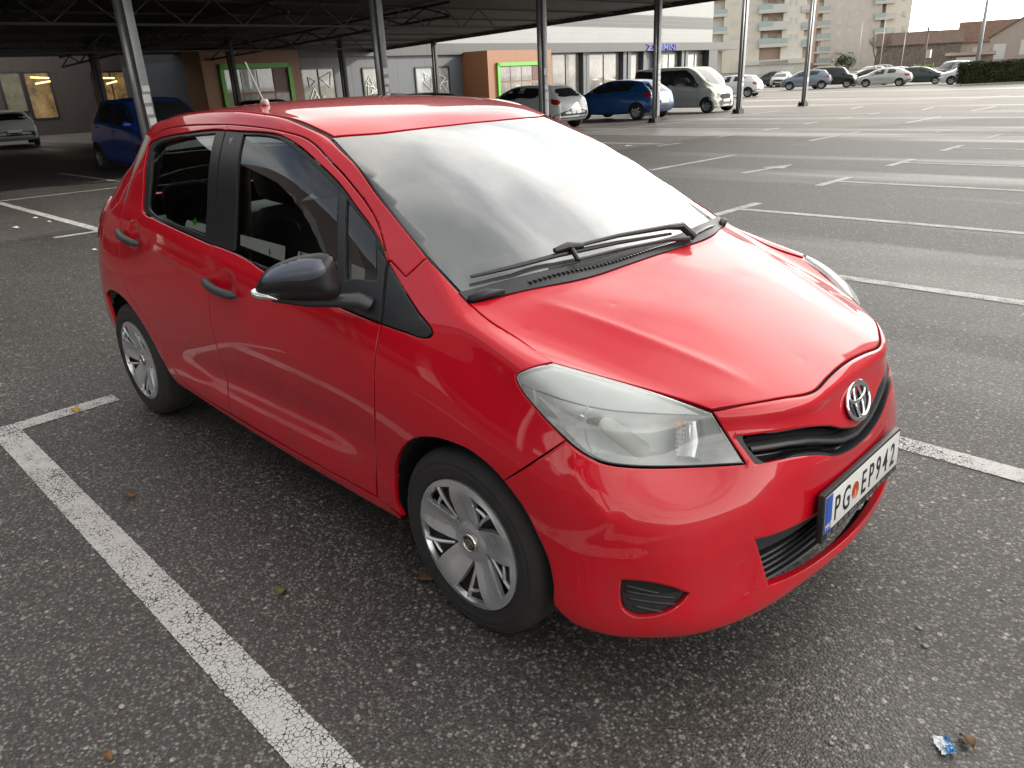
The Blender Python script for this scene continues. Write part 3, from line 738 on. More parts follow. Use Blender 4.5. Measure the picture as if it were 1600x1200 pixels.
def build_wheel(name, x, side):
    w = bpy.data.objects.new(name, None); COL.objects.link(w); w.parent = car
    w.location = (x, -WY*side, .2935); 
    if side < 0: w.rotation_euler = (0, 0, math.pi)
    prof = [(.196, .012), (.205, .006), (.212, -.001), (.219, -.0045), (.222, -.0035), (.240, -.0085), (.252, -.0092), (.254, -.0075), (.258, -.0075), (.260, -.0088), (.270, -.0065), (.272, -.0035), (.277, -.002), (.286, .006), (.2925, .016), (.2965, .03), (.298, .05), (.298, .088), (.298, .13), (.2955, .15), (.285, .168), (.25, .178), (.20, .17)]
    v, f = lathe(prof, 72); t = mesh_obj('tyre', v, [q[::-1] for q in f], M['rubber'], w)
    # tread grooves as dark rings and shoulder blocks
    V, F = [], []
    for q in range(64):
        a = 2*math.pi*(q+.5)/64; da = .022
        for y0, y1, r in ((.022, .042, .2975),):
            o = len(V)
            for yy, rr in ((y0, r-.0035 if y0 < .1 else r+.0012), (y1, r+.0012 if y0 < .1 else r-.002)):
                for s_ in (-1, 1):
                    V.append(Vector(((rr+.0012)*math.cos(a+s_*da), yy, (rr+.0012)*math.sin(a+s_*da))))
            F.append((o, o+1, o+3, o+2))
    mesh_obj('tread', V, F, M['rubber'], w, smooth=False)
    cov = panel('wheel_cover', [(CR_*math.cos(R(a)), CR_*math.sin(R(a))) for a in range(0, 360, 15)], pf_cover, M['silver_plastic'], w, holes=[opening(c) for c in (55, 127, 199, 271, 343)], step=.007, gap=0, depth=.016, roll=.002, hole_gap=0)
    # forks across the openings, steel wheel behind
    for c in (55, 127, 199, 271, 343):
        V, F = [], []
        for (r0, a0, rm, am, r1, a1) in ((.085, 6, .13, 1, .191, -3), (.15, 15, .158, 5, .160, -1)):
            pts = []
            for i in range(7):
                t = i/6; r = r0*(1-t)**2+2*rm*t*(1-t)+r1*t*t; a = a0*(1-t)**2+2*am*t*(1-t)+a1*t*t
                pts.append(Vector((r*math.cos(R(c+a)), .004-dish(r)*1.0, r*math.sin(R(c+a)))))
            (V, F) = cat((V, F), tube(pts, [.0045+.003*i/6 for i in range(7)], 6))
        sharp(mesh_obj('wheel_fork', V, F, M['silver_plastic'], w))
    v, f = lathe([(.0, .03), (.06, .032), (.075, .05), (.12, .055), (.15, .04), (.165, .05), (.185, .05), (.2, .03), (.21, .02)], 40)
    mesh_obj('rim', v, [q[::-1] for q in f], M['rust_steel'], w)
    h0 = -dish(.03)
    v, f = lathe([(.0, h0-.006), (.022, h0-.006), (.0245, h0-.005)], 32); mesh_obj('hub_badge', v, f, M['gloss_black'], w)
    v, f = lathe([(.0245, h0-.004), (.026, h0-.0075), (.029, h0-.0075), (.0305, h0-.003)], 32); mesh_obj('hub_ring', v, f, M['chrome'], w)
    E = emblem_tubes(.0165, .013, .0013)
    mesh_obj('hub_emblem', [Vector((a, h0-.0075, b)) if 0 else Vector((a, h0-.0072+c*.6, b)) for a, b, c in E[0]], E[1], M['gold'], w)
    return w
simple('gold', (.55, .47, .28), .3, metal=.8)
def emblem_tubes(rx, ry, r):
    "three ovals; local (right, up, out)"
    def oval(cx, cy, ax, ay, rad, n=40): return tube_loop([(cx+ax*math.cos(2*math.pi*i/n), cy+ay*math.sin(2*math.pi*i/n), 0) for i in range(n)], rad)
    return cat(oval(0, 0, rx, ry, r), oval(0, ry*.0, rx*.30, ry*.93, r*.85), oval(0, ry*.42, rx*.72, ry*.43, r*.85))
def tube_loop(pts, r, n=8):
    V, F = [], []; k = len(pts); P_ = [Vector(p) for p in pts]
    for i, p in enumerate(P_):
        t = (P_[(i+1) % k]-P_[i-1]).normalized(); u = Vector((0, 0, 1)); b = t.cross(u)
        for q in range(n):
            a = 2*math.pi*q/n; V.append(p+(b*math.cos(a)+u*math.sin(a)*.7)*r)
    for i in range(k):
        for q in range(n): F.append((i*n+q, i*n+(q+1) % n, ((i+1) % k)*n+(q+1) % n, ((i+1) % k)*n+q))
    return V, F
for kx in ('f', 'r'):
    for sd in (1, -1): build_wheel('wheel', WC[kx], sd)
# ------------------------------------------------------------------ headlamps
HL = [(865, 567, 1), (824, 577), (807, 587), (809, 598), (841, 641.5), (880, 681.5), (912, 707.5), (940, 721), (980, 727.8), (1060, 729), (1163, 724.5, 1), (1112.5, 645, 1), (1020, 612), (940, 588)]
hl = panel('headlamp', HL, 'cam', M['lamp_glass'], car, step=7, gap=1.3, roll=2.0, depth=.012, off=.001, mirror=True)
def deep(dfun):
    def pf(s, u, v):
        h = s.hit(CAM, ray(u, v))
        return None if h is None else (h[0]+ray(u, v)*dfun(u, v), h[1])
    return pf
HSEAL = panel('lamp_seal', HL, deep(lambda u, v: .010), M['dark_void'], hl[0], holes=(inset and [(p.x, p.y) for p in inset(spl(HL, 6), 2.2)][::2],), step=7, gap=-.6, roll=0, depth=.03, hole_gap=0)
# reflector shell behind the lens: upper white blade, deep lower chamber
UP = [(868, 569, 1), (828, 577), (810, 588), (813, 597), (850, 613), (900, 629), (950, 639), (1010, 644), (1095, 648.5, 1), (1020, 615), (940, 591)]
LOW = [(812, 600, 1), (850, 616), (900, 632), (950, 642), (1010, 647), (1110, 650, 1), (1160, 722, 1), (1060, 727), (980, 725), (940, 718), (912, 705), (880, 678), (842, 639)]
for k_, nm, outl, fn, mt in ((0, 'lamp_blade', UP, lambda u, v: .013, 'headlamp_white'), (1, 'lamp_chamber', LOW, lambda u, v: .016+.075*ss(840, 940, u)*ss(1150, 1085, u)*ss(640+0, 672, v)*ss(727, 706, v)+.012*ss(1030, 1050, u)*0, 'headlamp_shell')):
    r_ = panel(nm, outl, deep(fn), M[mt], hl[0], step=4, gap=0, roll=0, depth=.004, mirror=True)
    for o_ in r_: o_.data.polygons.foreach_set('use_smooth', [True]*len(o_.data.polygons))
    for a_ in r_:
        if 'custom_normal' in a_.data.attributes: a_.data.attributes.remove(a_.data.attributes['custom_normal'])
    r_[1].parent = hl[1]
def at(u, v, extra): # a point on the lamp, a little behind the lens
    return BODY.hit(CAM, ray(u, v))[0]+ray(u, v)*extra
for sd in (0, 1):
    q = (lambda v: Vector((v.x, -v.y, v.z))) if sd else (lambda v: v)
    def mk(n, vf, mt):
        V = [q(v) for v in vf[0]]; F = [tuple(reversed(f)) if sd else f for f in vf[1]]
        return sharp(mesh_obj(n, V, F, M[mt], hl[sd]), 40)
    mk('lamp_bulb_cover', tube([at(938, 658, .045), at(945, 662, .043), at(975, 684, .033), at(1000, 702, .026), at(1006, 706, .026)], [.012, .0205, .0225, .024, .021], 18), 'headlamp_white')
    mk('lamp_socket', tube([at(925, 652, .06), at(940, 660, .045)], [.020, .015], 14), 'black_plastic')
    mk('indicator_bulb', tube([at(1057, 659, .035), at(1062, 670, .03)], [.010, .009], 12), 'amber')
    mk('indicator_reflector', tube([at(1078, 655, .05), at(1080, 690, .045), at(1076, 718, .03)], [.030, .036, .030], 16, False), 'reflector')
    mk('lamp_bezel', tube([at(918, 634, .012), at(914, 650, .013), at(913, 668, .014), at(917, 688, .014), at(925, 708, .014)], .0028, 8), 'headlamp_white')
    V, F = [], []
    for i in range(7):
        vv = 668+i*7; V, F = cat((V, F), tube([at(1056, vv, .028), at(1066, vv+1.2, .026), at(1084, vv+1, .028)], .0028, 6))
    mk('reflector_rib', (V, F), 'headlamp_white')
    V, F = [], []
    for u0, v0 in ((962, 664), (1016, 662), (1120, 700)):
        for i in range(3): V, F = cat((V, F), tube([at(u0, v0+i*4, .012), at(u0+12, v0+2+i*4, .012)], .0011, 5))
    mk('lens_mark', (V, F), 'headlamp_white')
# ------------------------------------------------------------------ grilles
def yz(y, z, back=0):
    h = PROJ['front'](BODY, y, z)[0]; return Vector((h.x-back, h.y, h.z))
def strip_y(zf, y0, y1, back, hh, n=40, dep=.03):
    "horizontal blade following the nose: height hh, depth dep"
    V, F = [], []
    for i in range(n+1):
        y = y0+(y1-y0)*i/n; z, b = zf(y); p = yz(y, z, back+b)
        V += [p+Vector((0, 0, hh/2)), p+Vector((0.004, 0, 0)), p+Vector((0, 0, -hh/2)), p+Vector((-dep, 0, -hh/2)), p+Vector((-dep, 0, hh/2))]
    for i in range(n):
        for q in range(5): F.append((i*5+q, i*5+(q+1) % 5, i*5+5+(q+1) % 5, i*5+5+q))
    return V, F
def zmid(y, f):
    a = abs(y); top = np.interp(a, [p[0]*-1 for p in ug_t], [p[1] for p in ug_t]); bot = np.interp(a, [p[0]*-1 for p in ug_b[::-1]], [p[1] for p in ug_b[::-1]])
    return float(bot+(top-bot)*f)
gr = panel('upper_grille', UG, 'cyl', M['dark_void'], car, step=.03, gap=-.004, off=-.045, depth=0, roll=0)
sharp(mesh_obj('grille_bar', *strip_y(lambda y: (zmid(y, .47), .004), -.43, .43, .004, .0145, 60), M['grille_grey'], gr))
for f_, hh in ((.80, .006), (.16, .006)): sharp(mesh_obj('grille_slat', *strip_y(lambda y: (zmid(y, f_), .012), -.42, .42, .012, hh, 60), M['gloss_black'], gr))
UGr = panel('grille_frame', UG, 'cyl', M['black_plastic'], gr, holes=([(a*.955, zz+(.004 if zz < zmid(.78*math.sin(a), .5) else -.004)) for a, zz, *r in UG],), step=.02, gap=-.001, off=-.003, depth=.03, roll=0, hole_gap=0)
lgr = panel('lower_grille', LG, 'cyl', M['dark_void'], car, step=.03, gap=-.004, off=-.06, depth=0, roll=0)
for z_ in (.288, .308, .328, .348, .368): sharp(mesh_obj('grille_slat', *strip_y(lambda y: (z_, .0), -.41-(z_-.29)*.35, .41+(z_-.29)*.35, .028, .006, 60), M['black_plastic'], lgr))
bl = fr2cyl([(-.478, .447, 1), (-.25, .434), (0, .430), (0, .392), (-.25, .390), (-.456, .395, 1)])
bl = bl[:3]+[(-a, b)+tuple(r) for a, b, *r in bl[:2]][::-1]+[(-a, b)+tuple(r) for a, b, *r in bl[4:]][::-1]+bl[3:]
panel('grille_blank', bl, 'cyl', M['black_plastic'], lgr, step=.02, gap=.002, off=-.022, depth=.01)
for sd in (0, 1):
    fp = FG if not sd else FGL
    fo = panel('fog_lamp_cover', fp, pf_bump, M['black_plastic'], car, step=.012, gap=.003, off=-.012, depth=.004, roll=.003)
    for zz, a0, a1 in ((.362, -.955, -.86), (.345, -.955, -.81), (.325, -.95, -.80), (.303, -.93, -.83)):
        pts = []
        for i in range(9):
            a = a0+(a1-a0)*i/8; h = pf_bump(BODY, a if not sd else -a, zz-.02*(i/8)); pts.append(h[0]-h[1]*.0125)
        mesh_obj('cover_rib', *tube(pts, .004, 6), M['black_plastic'], fo)
# ------------------------------------------------------------------ front emblem
E = emblem_tubes(.071, .0515, .0068)
tilt = R(20)
def place_em(v, out=.0): # right -> +y, up tilted back, out -> forward
    c = yz(0, .683); n = Vector((math.cos(tilt), 0, math.sin(tilt))); u = Vector((-math.sin(tilt), 0, math.cos(tilt)))
    return c+Vector((0, 1, 0))*v[0]+u*v[1]+n*(v[2]+.007+out)
em = mesh_obj('emblem', [place_em(v) for v in E[0]], E[1], M['chrome'], car)
disc = [(0, 0, -.004)]+[(.069*math.cos(2*math.pi*i/40), .049*math.sin(2*math.pi*i/40), -.004) for i in range(40)]
simple('emblem_blue', (.012, .012, .035), .15, coat=1)
mesh_obj('emblem_backing', [place_em(v) for v in disc], [(0, i+1, (i+1) % 40+1) for i in range(40)], M['emblem_blue'], em)
# ------------------------------------------------------------------ number plate
PC = Vector((.812, 0, .447)); pt = R(-2.5)
npl = empty('number_plate'); npl.parent = car; npl.location = PC; npl.rotation_euler = (0, pt, 0)
bevelled('plate_frame', box(-.014, .004, -.268, .268, -.080, .066), M['black_plastic'], npl, .004)
bevelled('plate', box(.003, .0062, -.2595, .2595, -.054, .057), M['white_plate'], npl, .0015)
bevelled('plate_band', box(.0055, .0068, -.2595, -.219, -.054, .057), M['plate_blue'], npl, .0004)
def text(name, s, size, loc, mat, parent, sx=1.0, rot=(math.pi/2, 0, math.pi/2), ext=.0004, bold=0, align='LEFT'):
    c = bpy.data.curves.new(name, 'FONT'); c.body = s; c.size = size; c.extrude = ext; c.offset = bold; c.align_x = align; c.resolution_u = 3
    o = bpy.data.objects.new(name, c); COL.objects.link(o)
    dg = bpy.context.evaluated_depsgraph_get(); me = bpy.data.meshes.new_from_object(o.evaluated_get(dg)); bpy.data.objects.remove(o)
    me.materials.clear(); me.materials.append(mat); m = bpy.data.objects.new(name, me); COL.objects.link(m); m.parent = parent
    m.location = loc; m.rotation_euler = rot; m.scale = (sx, 1, 1); return m
for s_, y_ in (('P', -.205), ('G', -.152), ('E', -.025), ('P', .028), ('9', .082), ('4', .136), ('2', .192)):
    text('plate_letter', s_, .104, (.0068, y_, -.036), M['plate_ink'], npl, .70, bold=.001)
v, f = lathe([(0, 0), (.026, 0), (.026, -.002)], 28); mesh_obj('plate_crest', [Vector((.0068-b, a*.78-.068, c)) for a, b, c in v], f, M['plate_red'], npl)
v, f = lathe([(0, 0), (.013, 0), (.013, -.002)], 20); mesh_obj('plate_crest_centre', [Vector((.0074-b, a*.78-.068, c)) for a, b, c in v], f, M['amber'], npl)
text('plate_letter', 'MNE', .026, (.0072, -.2585, -.044), M['white_plate'], npl, .82)
V, F = [], []
rs = random.Random(3)
y_ = -.235
while y_ < .235:
    w_ = rs.uniform(.006, .011)
    if rs.random() < .82: V, F = cat((V, F), box(.0042, .0048, y_, y_+w_, -.0735, -.0735+rs.choice((.010, .0125))))
    y_ += w_+.004
mesh_obj('frame_lettering', V, F, simple('frame_print', (.16, .16, .16), .5), npl, smooth=False)
# ------------------------------------------------------------------ door mirrors
MI, MO = Vector((-.405, -.865, 1.04)), Vector((-.640, -1.005, 1.015))
mu = (MO-MI); mu.z = 0; mu.normalize(); mn = Vector((-mu.y, mu.x, 0)); mn = mn if mn.dot(CAM-MI) > 0 else -mn
def m2(u, v):
    d = ray(u, v); t = (MI-CAM).dot(mn)/d.dot(mn); p = CAM+d*t
    return ((p-MI).dot(mu), p.z)
def pillow(outline, H, D, base=0.0, fwd=1):
    poly = spl(outline, .006); bx = np.array([(p.x, p.y) for p in poly])
    ax = np.roll(bx, -1, 0)
    def pf(s, a, b):
        pa = np.array([a, b]); e = ax-bx; w = pa-bx; t = np.clip((w*e).sum(1)/np.maximum((e*e).sum(1), 1e-12), 0, 1)
        d = np.min(np.hypot(*(w-e*t[:, None]).T)); q = min(1, d/D); h = H*math.sqrt(max(0, 1-(1-q)**2))
        return MI+mu*a+Vector((0, 0, b-MI.z))+mn*(base+h)*fwd, mn*fwd
    return pf
def mirror_part(name, outl, H, D, base, mat, parent, step=.008, fwd=1, depth=0.0):
    r = panel(name, outl, pillow(outl, H, D, base, fwd), mat, parent[0], step=step, gap=0, depth=depth, roll=.0012, mirror=True)
    for o in r:
        if 'custom_normal' in o.data.attributes: o.data.attributes.remove(o.data.attributes['custom_normal'])
        bm = bmesh.new(); bm.from_mesh(o.data); bmesh.ops.remove_doubles(bm, verts=bm.verts, dist=1e-5)
        for _ in range(3): bmesh.ops.smooth_vert(bm, verts=[v for v in bm.verts if not v.is_boundary], factor=.5, use_axis_x=True, use_axis_y=True, use_axis_z=True)
        bm.to_mesh(o.data); bm.free(); o.data.polygons.foreach_set('use_smooth', [True]*len(o.data.polygons))
    r[1].parent = parent[1]; return r
full = [m2(*p) for p in ((401, 449), (406, 436), (413, 425), (427, 414.5), (446, 406), (465, 400), (484, 396.8), (503, 395), (513, 397), (519, 401), (524, 411), (527, 425), (530, 440), (532, 456), (527, 464), (505, 466.5), (470, 466.5), (440, 465.5), (415, 463.5), (402.5, 458))]
cap_ = [m2(*p) for p in ((409, 444), (411, 434), (417, 425), (430, 415.5), (447, 408), (466, 402), (485, 398.6), (502, 397.5), (511, 399), (517, 403), (521, 412), (523.5, 422), (520, 432), (512, 440), (500, 443.5), (480, 445.2), (440, 446), (418, 447))]
mb = mirror_part('door_mirror', full, .050, .055, 0, M['black_trim'], (car, car), fwd=1)
simple('mirror_cap', (.085, .10, .135), .36, coat=.35, var=.05)
mirror_part('mirror_cap', cap_, .052, .050, .006, M['mirror_cap'], mb, depth=.006)
mirror_part('mirror_back', full, .030, .03, 0, M['black_trim'], mb, fwd=-1)
ind = [m2(*p) for p in ((402, 448), (408, 450), (420, 452), (433, 456), (444, 463), (425, 463.5), (410, 461.5), (403, 457))]
mirror_part('mirror_indicator', ind, .010, .015, .036, M['reflector'], mb, depth=.02)
# the far mirror is folded back against its door
cr_, sr_ = math.cos(R(33)), math.sin(R(33))
for o_ in [mb[1]]+list(mb[1].children):
    for v in o_.data.vertices:
        x, y = v.co.x+.42, v.co.y-.86; v.co.x, v.co.y, v.co.z = -.44+x*cr_-y*sr_, .86+x*sr_+y*cr_, v.co.z-.03
# foot and sail
for sd in (0, 1):
    q = (lambda v: Vector((v.x, -v.y, v.z))) if sd else (lambda v: v)
    sp = [px(430, 466, y=-.965), px(480, 471, y=-.92), px(520, 470, y=-.875), px(560, 470, y=-.815), px(575, 478, y=-.79)]
    V, F = tube(sp, [.016, .022, .024, .03, .03], 12)
    V = [Vector((v.x, v.y, sp[2].z+(v.z-sp[2].z)*.8)) for v in V]
    sharp(mesh_obj('mirror_foot', [q(v) for v in V], [tuple(reversed(f)) if sd else f for f in F], M['black_plastic'], mb[sd]))
SAIL = to_side([(604.5, 407, 1), (595, 504, 1), (560, 491, 1), (530, 470, 1), (532, 452, 1), (540, 440), (590, 439, 1), (589, 385, 1)])
panel('mirror_sail', SAIL, 'side', M['black_plastic'], car, step=.02, gap=.001, off=.004, depth=.01, mirror=True, roll=.003)
panel('window_bar', to_side([(531.5, 299, 1), (540.5, 311, 1), (539, 445, 1), (526, 445, 1)]), 'side', M['black_plastic'], car, step=.02, gap=0, off=-.001, depth=.012, mirror=True, roll=.003)
# ------------------------------------------------------------------ door handles
simple('handle_plastic', (.040, .045, .050), .5, bump=.1, bs=500)
for (a, b, dr) in (((190, 361), (221, 382), rear_doors), ((325, 437), (374, 462.5), front_doors)):
    A, B = hits([a, b]); 
    for sd in (0, 1):
        pts, rr = [], []
        for i in range(13):
            t = i/12; p = A.lerp(B, t); h, n = BODY.near(p)
            pts.append(h+n*(.012+.026*math.sin(math.pi*min(1, max(0, t)))**.7)+Vector((0, 0, -.004*math.sin(math.pi*t)))); rr.append(.0165 if .12 < t < .88 else (.0165*math.sqrt(max(.05, 1-((.12-t)/.12)**2)) if t <= .12 else .0165*math.sqrt(max(.05, 1-((t-.88)/.12)**2))))
        V, F = tube(pts, rr, 14)
        V = [Vector((v.x, v.y if not sd else -v.y, v.z)) for v in V]
        sharp(mesh_obj('door_handle', V, [tuple(reversed(f)) if sd else f for f in F], M['handle_plastic'], dr[sd]), 50)
# ------------------------------------------------------------------ wiper
def onws(u, v, up): h, n = BODY.hit(CAM, ray(u, v)); return h+n*up
bl_ = [onws(735, 438, .014), onws(800, 423, .015), onws(870, 405, .016), onws(960, 386, .016), onws(1045, 371, .015)]
wv = tube(bl_, [.005, .007, .008, .007, .005], 8)
wp = sharp(mesh_obj('wiper', *cat(wv, tube([onws(862, 404, .03), onws(880, 399, .034), onws(905, 396, .03)], [.008, .013, .009], 8), tube([onws(890, 398, .030), onws(960, 382, .034), onws(1035, 369, .036), onws(1058, 366, .034), onws(1082, 379, .02)], [.006, .007, .009, .015, .014], 8), tube([onws(896, 415, .02), onws(960, 400, .024), onws(1040, 384, .024), onws(1072, 381, .02)], [.005, .005, .006, .010], 8), tube([onws(888, 401, .03), onws(900, 416, .022)], .008, 8)), M['black_trim'], car), 40)
# cowl grille and corner pads
V, F = [], []
for i in range(60):
    y = -.50+i*.0165
    h = PROJ['top'](BODY, .062-.30*max(0, abs(y)-.05)**2, y); p = h[0]+Vector((0, 0, .008)); V, F = cat((V, F), box(p.x-.016, p.x+.006, p.y-.004, p.y+.004, p.z-.003, p.z+.001))
mesh_obj('cowl_grille', V, F, M['gloss_black'], car, smooth=False)
for sd in (-1, 1):
    pts = [onws(733, 470, .006), onws(760, 463, .012), onws(788, 458, .008)]
    V, F = tube(pts, [.010, .014, .006], 10)
    mesh_obj('cowl_pad', [Vector((v.x, v.y*-sd, v.z)) for v in V] if sd == 1 else V, F, M['black_plastic'], car)
# ------------------------------------------------------------------ aerial
ab = BODY.hit(CAM, ray(414, 164.5))[0]; at_ = px(383, 97, y=ab.y-.02)
ae = mesh_obj('aerial', *tube([ab+Vector((0, 0, .01)), ab.lerp(at_, .12)+Vector((0, 0, .004)), at_], [.006, .004, .003], 8), M['dull_metal'], car)
mesh_obj('aerial_base', *tube([ab-Vector((.03, 0, .004)), ab+Vector((-.01, 0, .010)), ab+Vector((.012, 0, .012)), ab+Vector((.03, 0, -.002))], [.008, .014, .013, .006], 10), simple('aerial_base', (.45, .36, .34), .3, coat=1), ae)
# ------------------------------------------------------------------ cabin
def seat(x, y, w, back_h, bench=False):
    st = empty('seat'); st.parent = car; st.location = (x, y, 0)
    def loft(secs, nm, mt='seat_fabric'):
        V, F = [], []; n = 16
        for (cx, cz, hw, th, tx, tz) in secs:
            for q in range(n):
                a = 2*math.pi*q/n; c_, s_ = math.cos(a), math.sin(a); yy = hw*math.copysign(abs(c_)**.45, c_); dd = th*math.copysign(abs(s_)**.6, s_)
                V.append(Vector((cx+tx*dd, yy, cz+tz*dd)))
        for i in range(len(secs)-1):
            for q in range(n): F.append((i*n+q, i*n+(q+1) % n, (i+1)*n+(q+1) % n, (i+1)*n+q))
        F.append(tuple(reversed(range(n)))); F.append(tuple(range((len(secs)-1)*n, len(secs)*n)))
        return mesh_obj(nm, V, F, M[mt], st)
    loft([(.24, .52, w*.80, .05, 0, 1), (.22, .53, w*.95, .07, 0, 1), (0, .50, w, .08, 0, 1), (-.24, .49, w*.95, .08, 0, 1)], 'seat_cushion')
    tx, tz = .93, .36
    loft([(-.22, .50, w*.95, .09, tx, tz), (-.28, .70, w, .085, tx, tz), (-.35, .92, w*.95, .075, tx, tz), (-.39, back_h-.06, w*.80, .06, tx, tz), (-.40, back_h, w*.6, .03, tx, tz)], 'backrest')
    for yy in ((0,) if not bench else (-.42, .42)):
        o = loft([(-.40, back_h, .02, .02, 1, 0), (-.405, back_h+.03, .10, .035, 1, 0), (-.415, back_h+.05, .13, .055, 1, 0), (-.43, back_h+.14, .135, .055, 1, 0), (-.44, back_h+.20, .11, .04, 1, 0), (-.44, back_h+.215, .06, .02, 1, 0)], 'headrest'); o.location.y = yy
seat(-1.18, -.34, .25, 1.09); seat(-1.18, .34, .25, 1.09); seat(-2.02, 0, .60, .93, True)
dp = []
bevelled('dashboard', ([Vector(v) for v in ((-.02, -.66, .93), (-.02, .66, .93), (-.42, .66, 1.0), (-.42, -.66, 1.0), (-.05, -.66, .55), (-.05, .66, .55), (-.50, .66, .60), (-.50, -.66, .60))], [(0, 1, 2, 3), (7, 6, 5, 4), (4, 5, 1, 0), (5, 6, 2, 1), (6, 7, 3, 2), (7, 4, 0, 3)]), M['dash_plastic'], car, .04, 3)
sw = mesh_obj('steering_wheel', *cat(tube_loop([(.185*math.cos(2*math.pi*i/40), .185*math.sin(2*math.pi*i/40), 0) for i in range(40)], .016), tube([(-.17, 0, 0), (0, 0, -.03), (.17, 0, 0)], [.018, .05, .018], 8), tube([(0, -.17, 0), (0, -.02, -.03)], [.018, .04], 8)), M['seat_fabric'], car)
sw.location = (-.62, .34, .96); sw.rotation_euler = (0, R(-65), 0); sw.rotation_euler = Matrix(((0, -.42, -.91), (1, 0, 0), (0, .91, -.42))).to_euler()
mesh_obj('cabin_floor', [(-.1, -.7, .3), (-.1, .7, .3), (-2.8, .7, .35), (-2.8, -.7, .35)], [(3, 2, 1, 0)], M['dark_void'], car)
bevelled('parcel_shelf', box(-2.75, -2.38, -.60, .60, .93, .96), M['interior_grey'], car, .01)
# pillar trims and belts
for sd in (-1, 1):
    mesh_obj('pillar_trim', *tube([(-1.33, sd*.715, .98), (-1.36, sd*.675, 1.15), (-1.43, sd*.60, 1.38)], [.04, .04, .04], 8), M['interior_grey'], car)
    mesh_obj('pillar_trim', *tube([(-2.45, sd*.68, 1.05), (-2.44, sd*.60, 1.22), (-2.40, sd*.54, 1.36)], [.07, .06, .05], 8), M['interior_grey'], car)
    mesh_obj('seat_belt', *tube([(-1.42, sd*.69, 1.22), (-1.44, sd*.66, .9), (-1.40, sd*.68, .6)], [.02, .02, .02], 4), M['seat_fabric'], car)
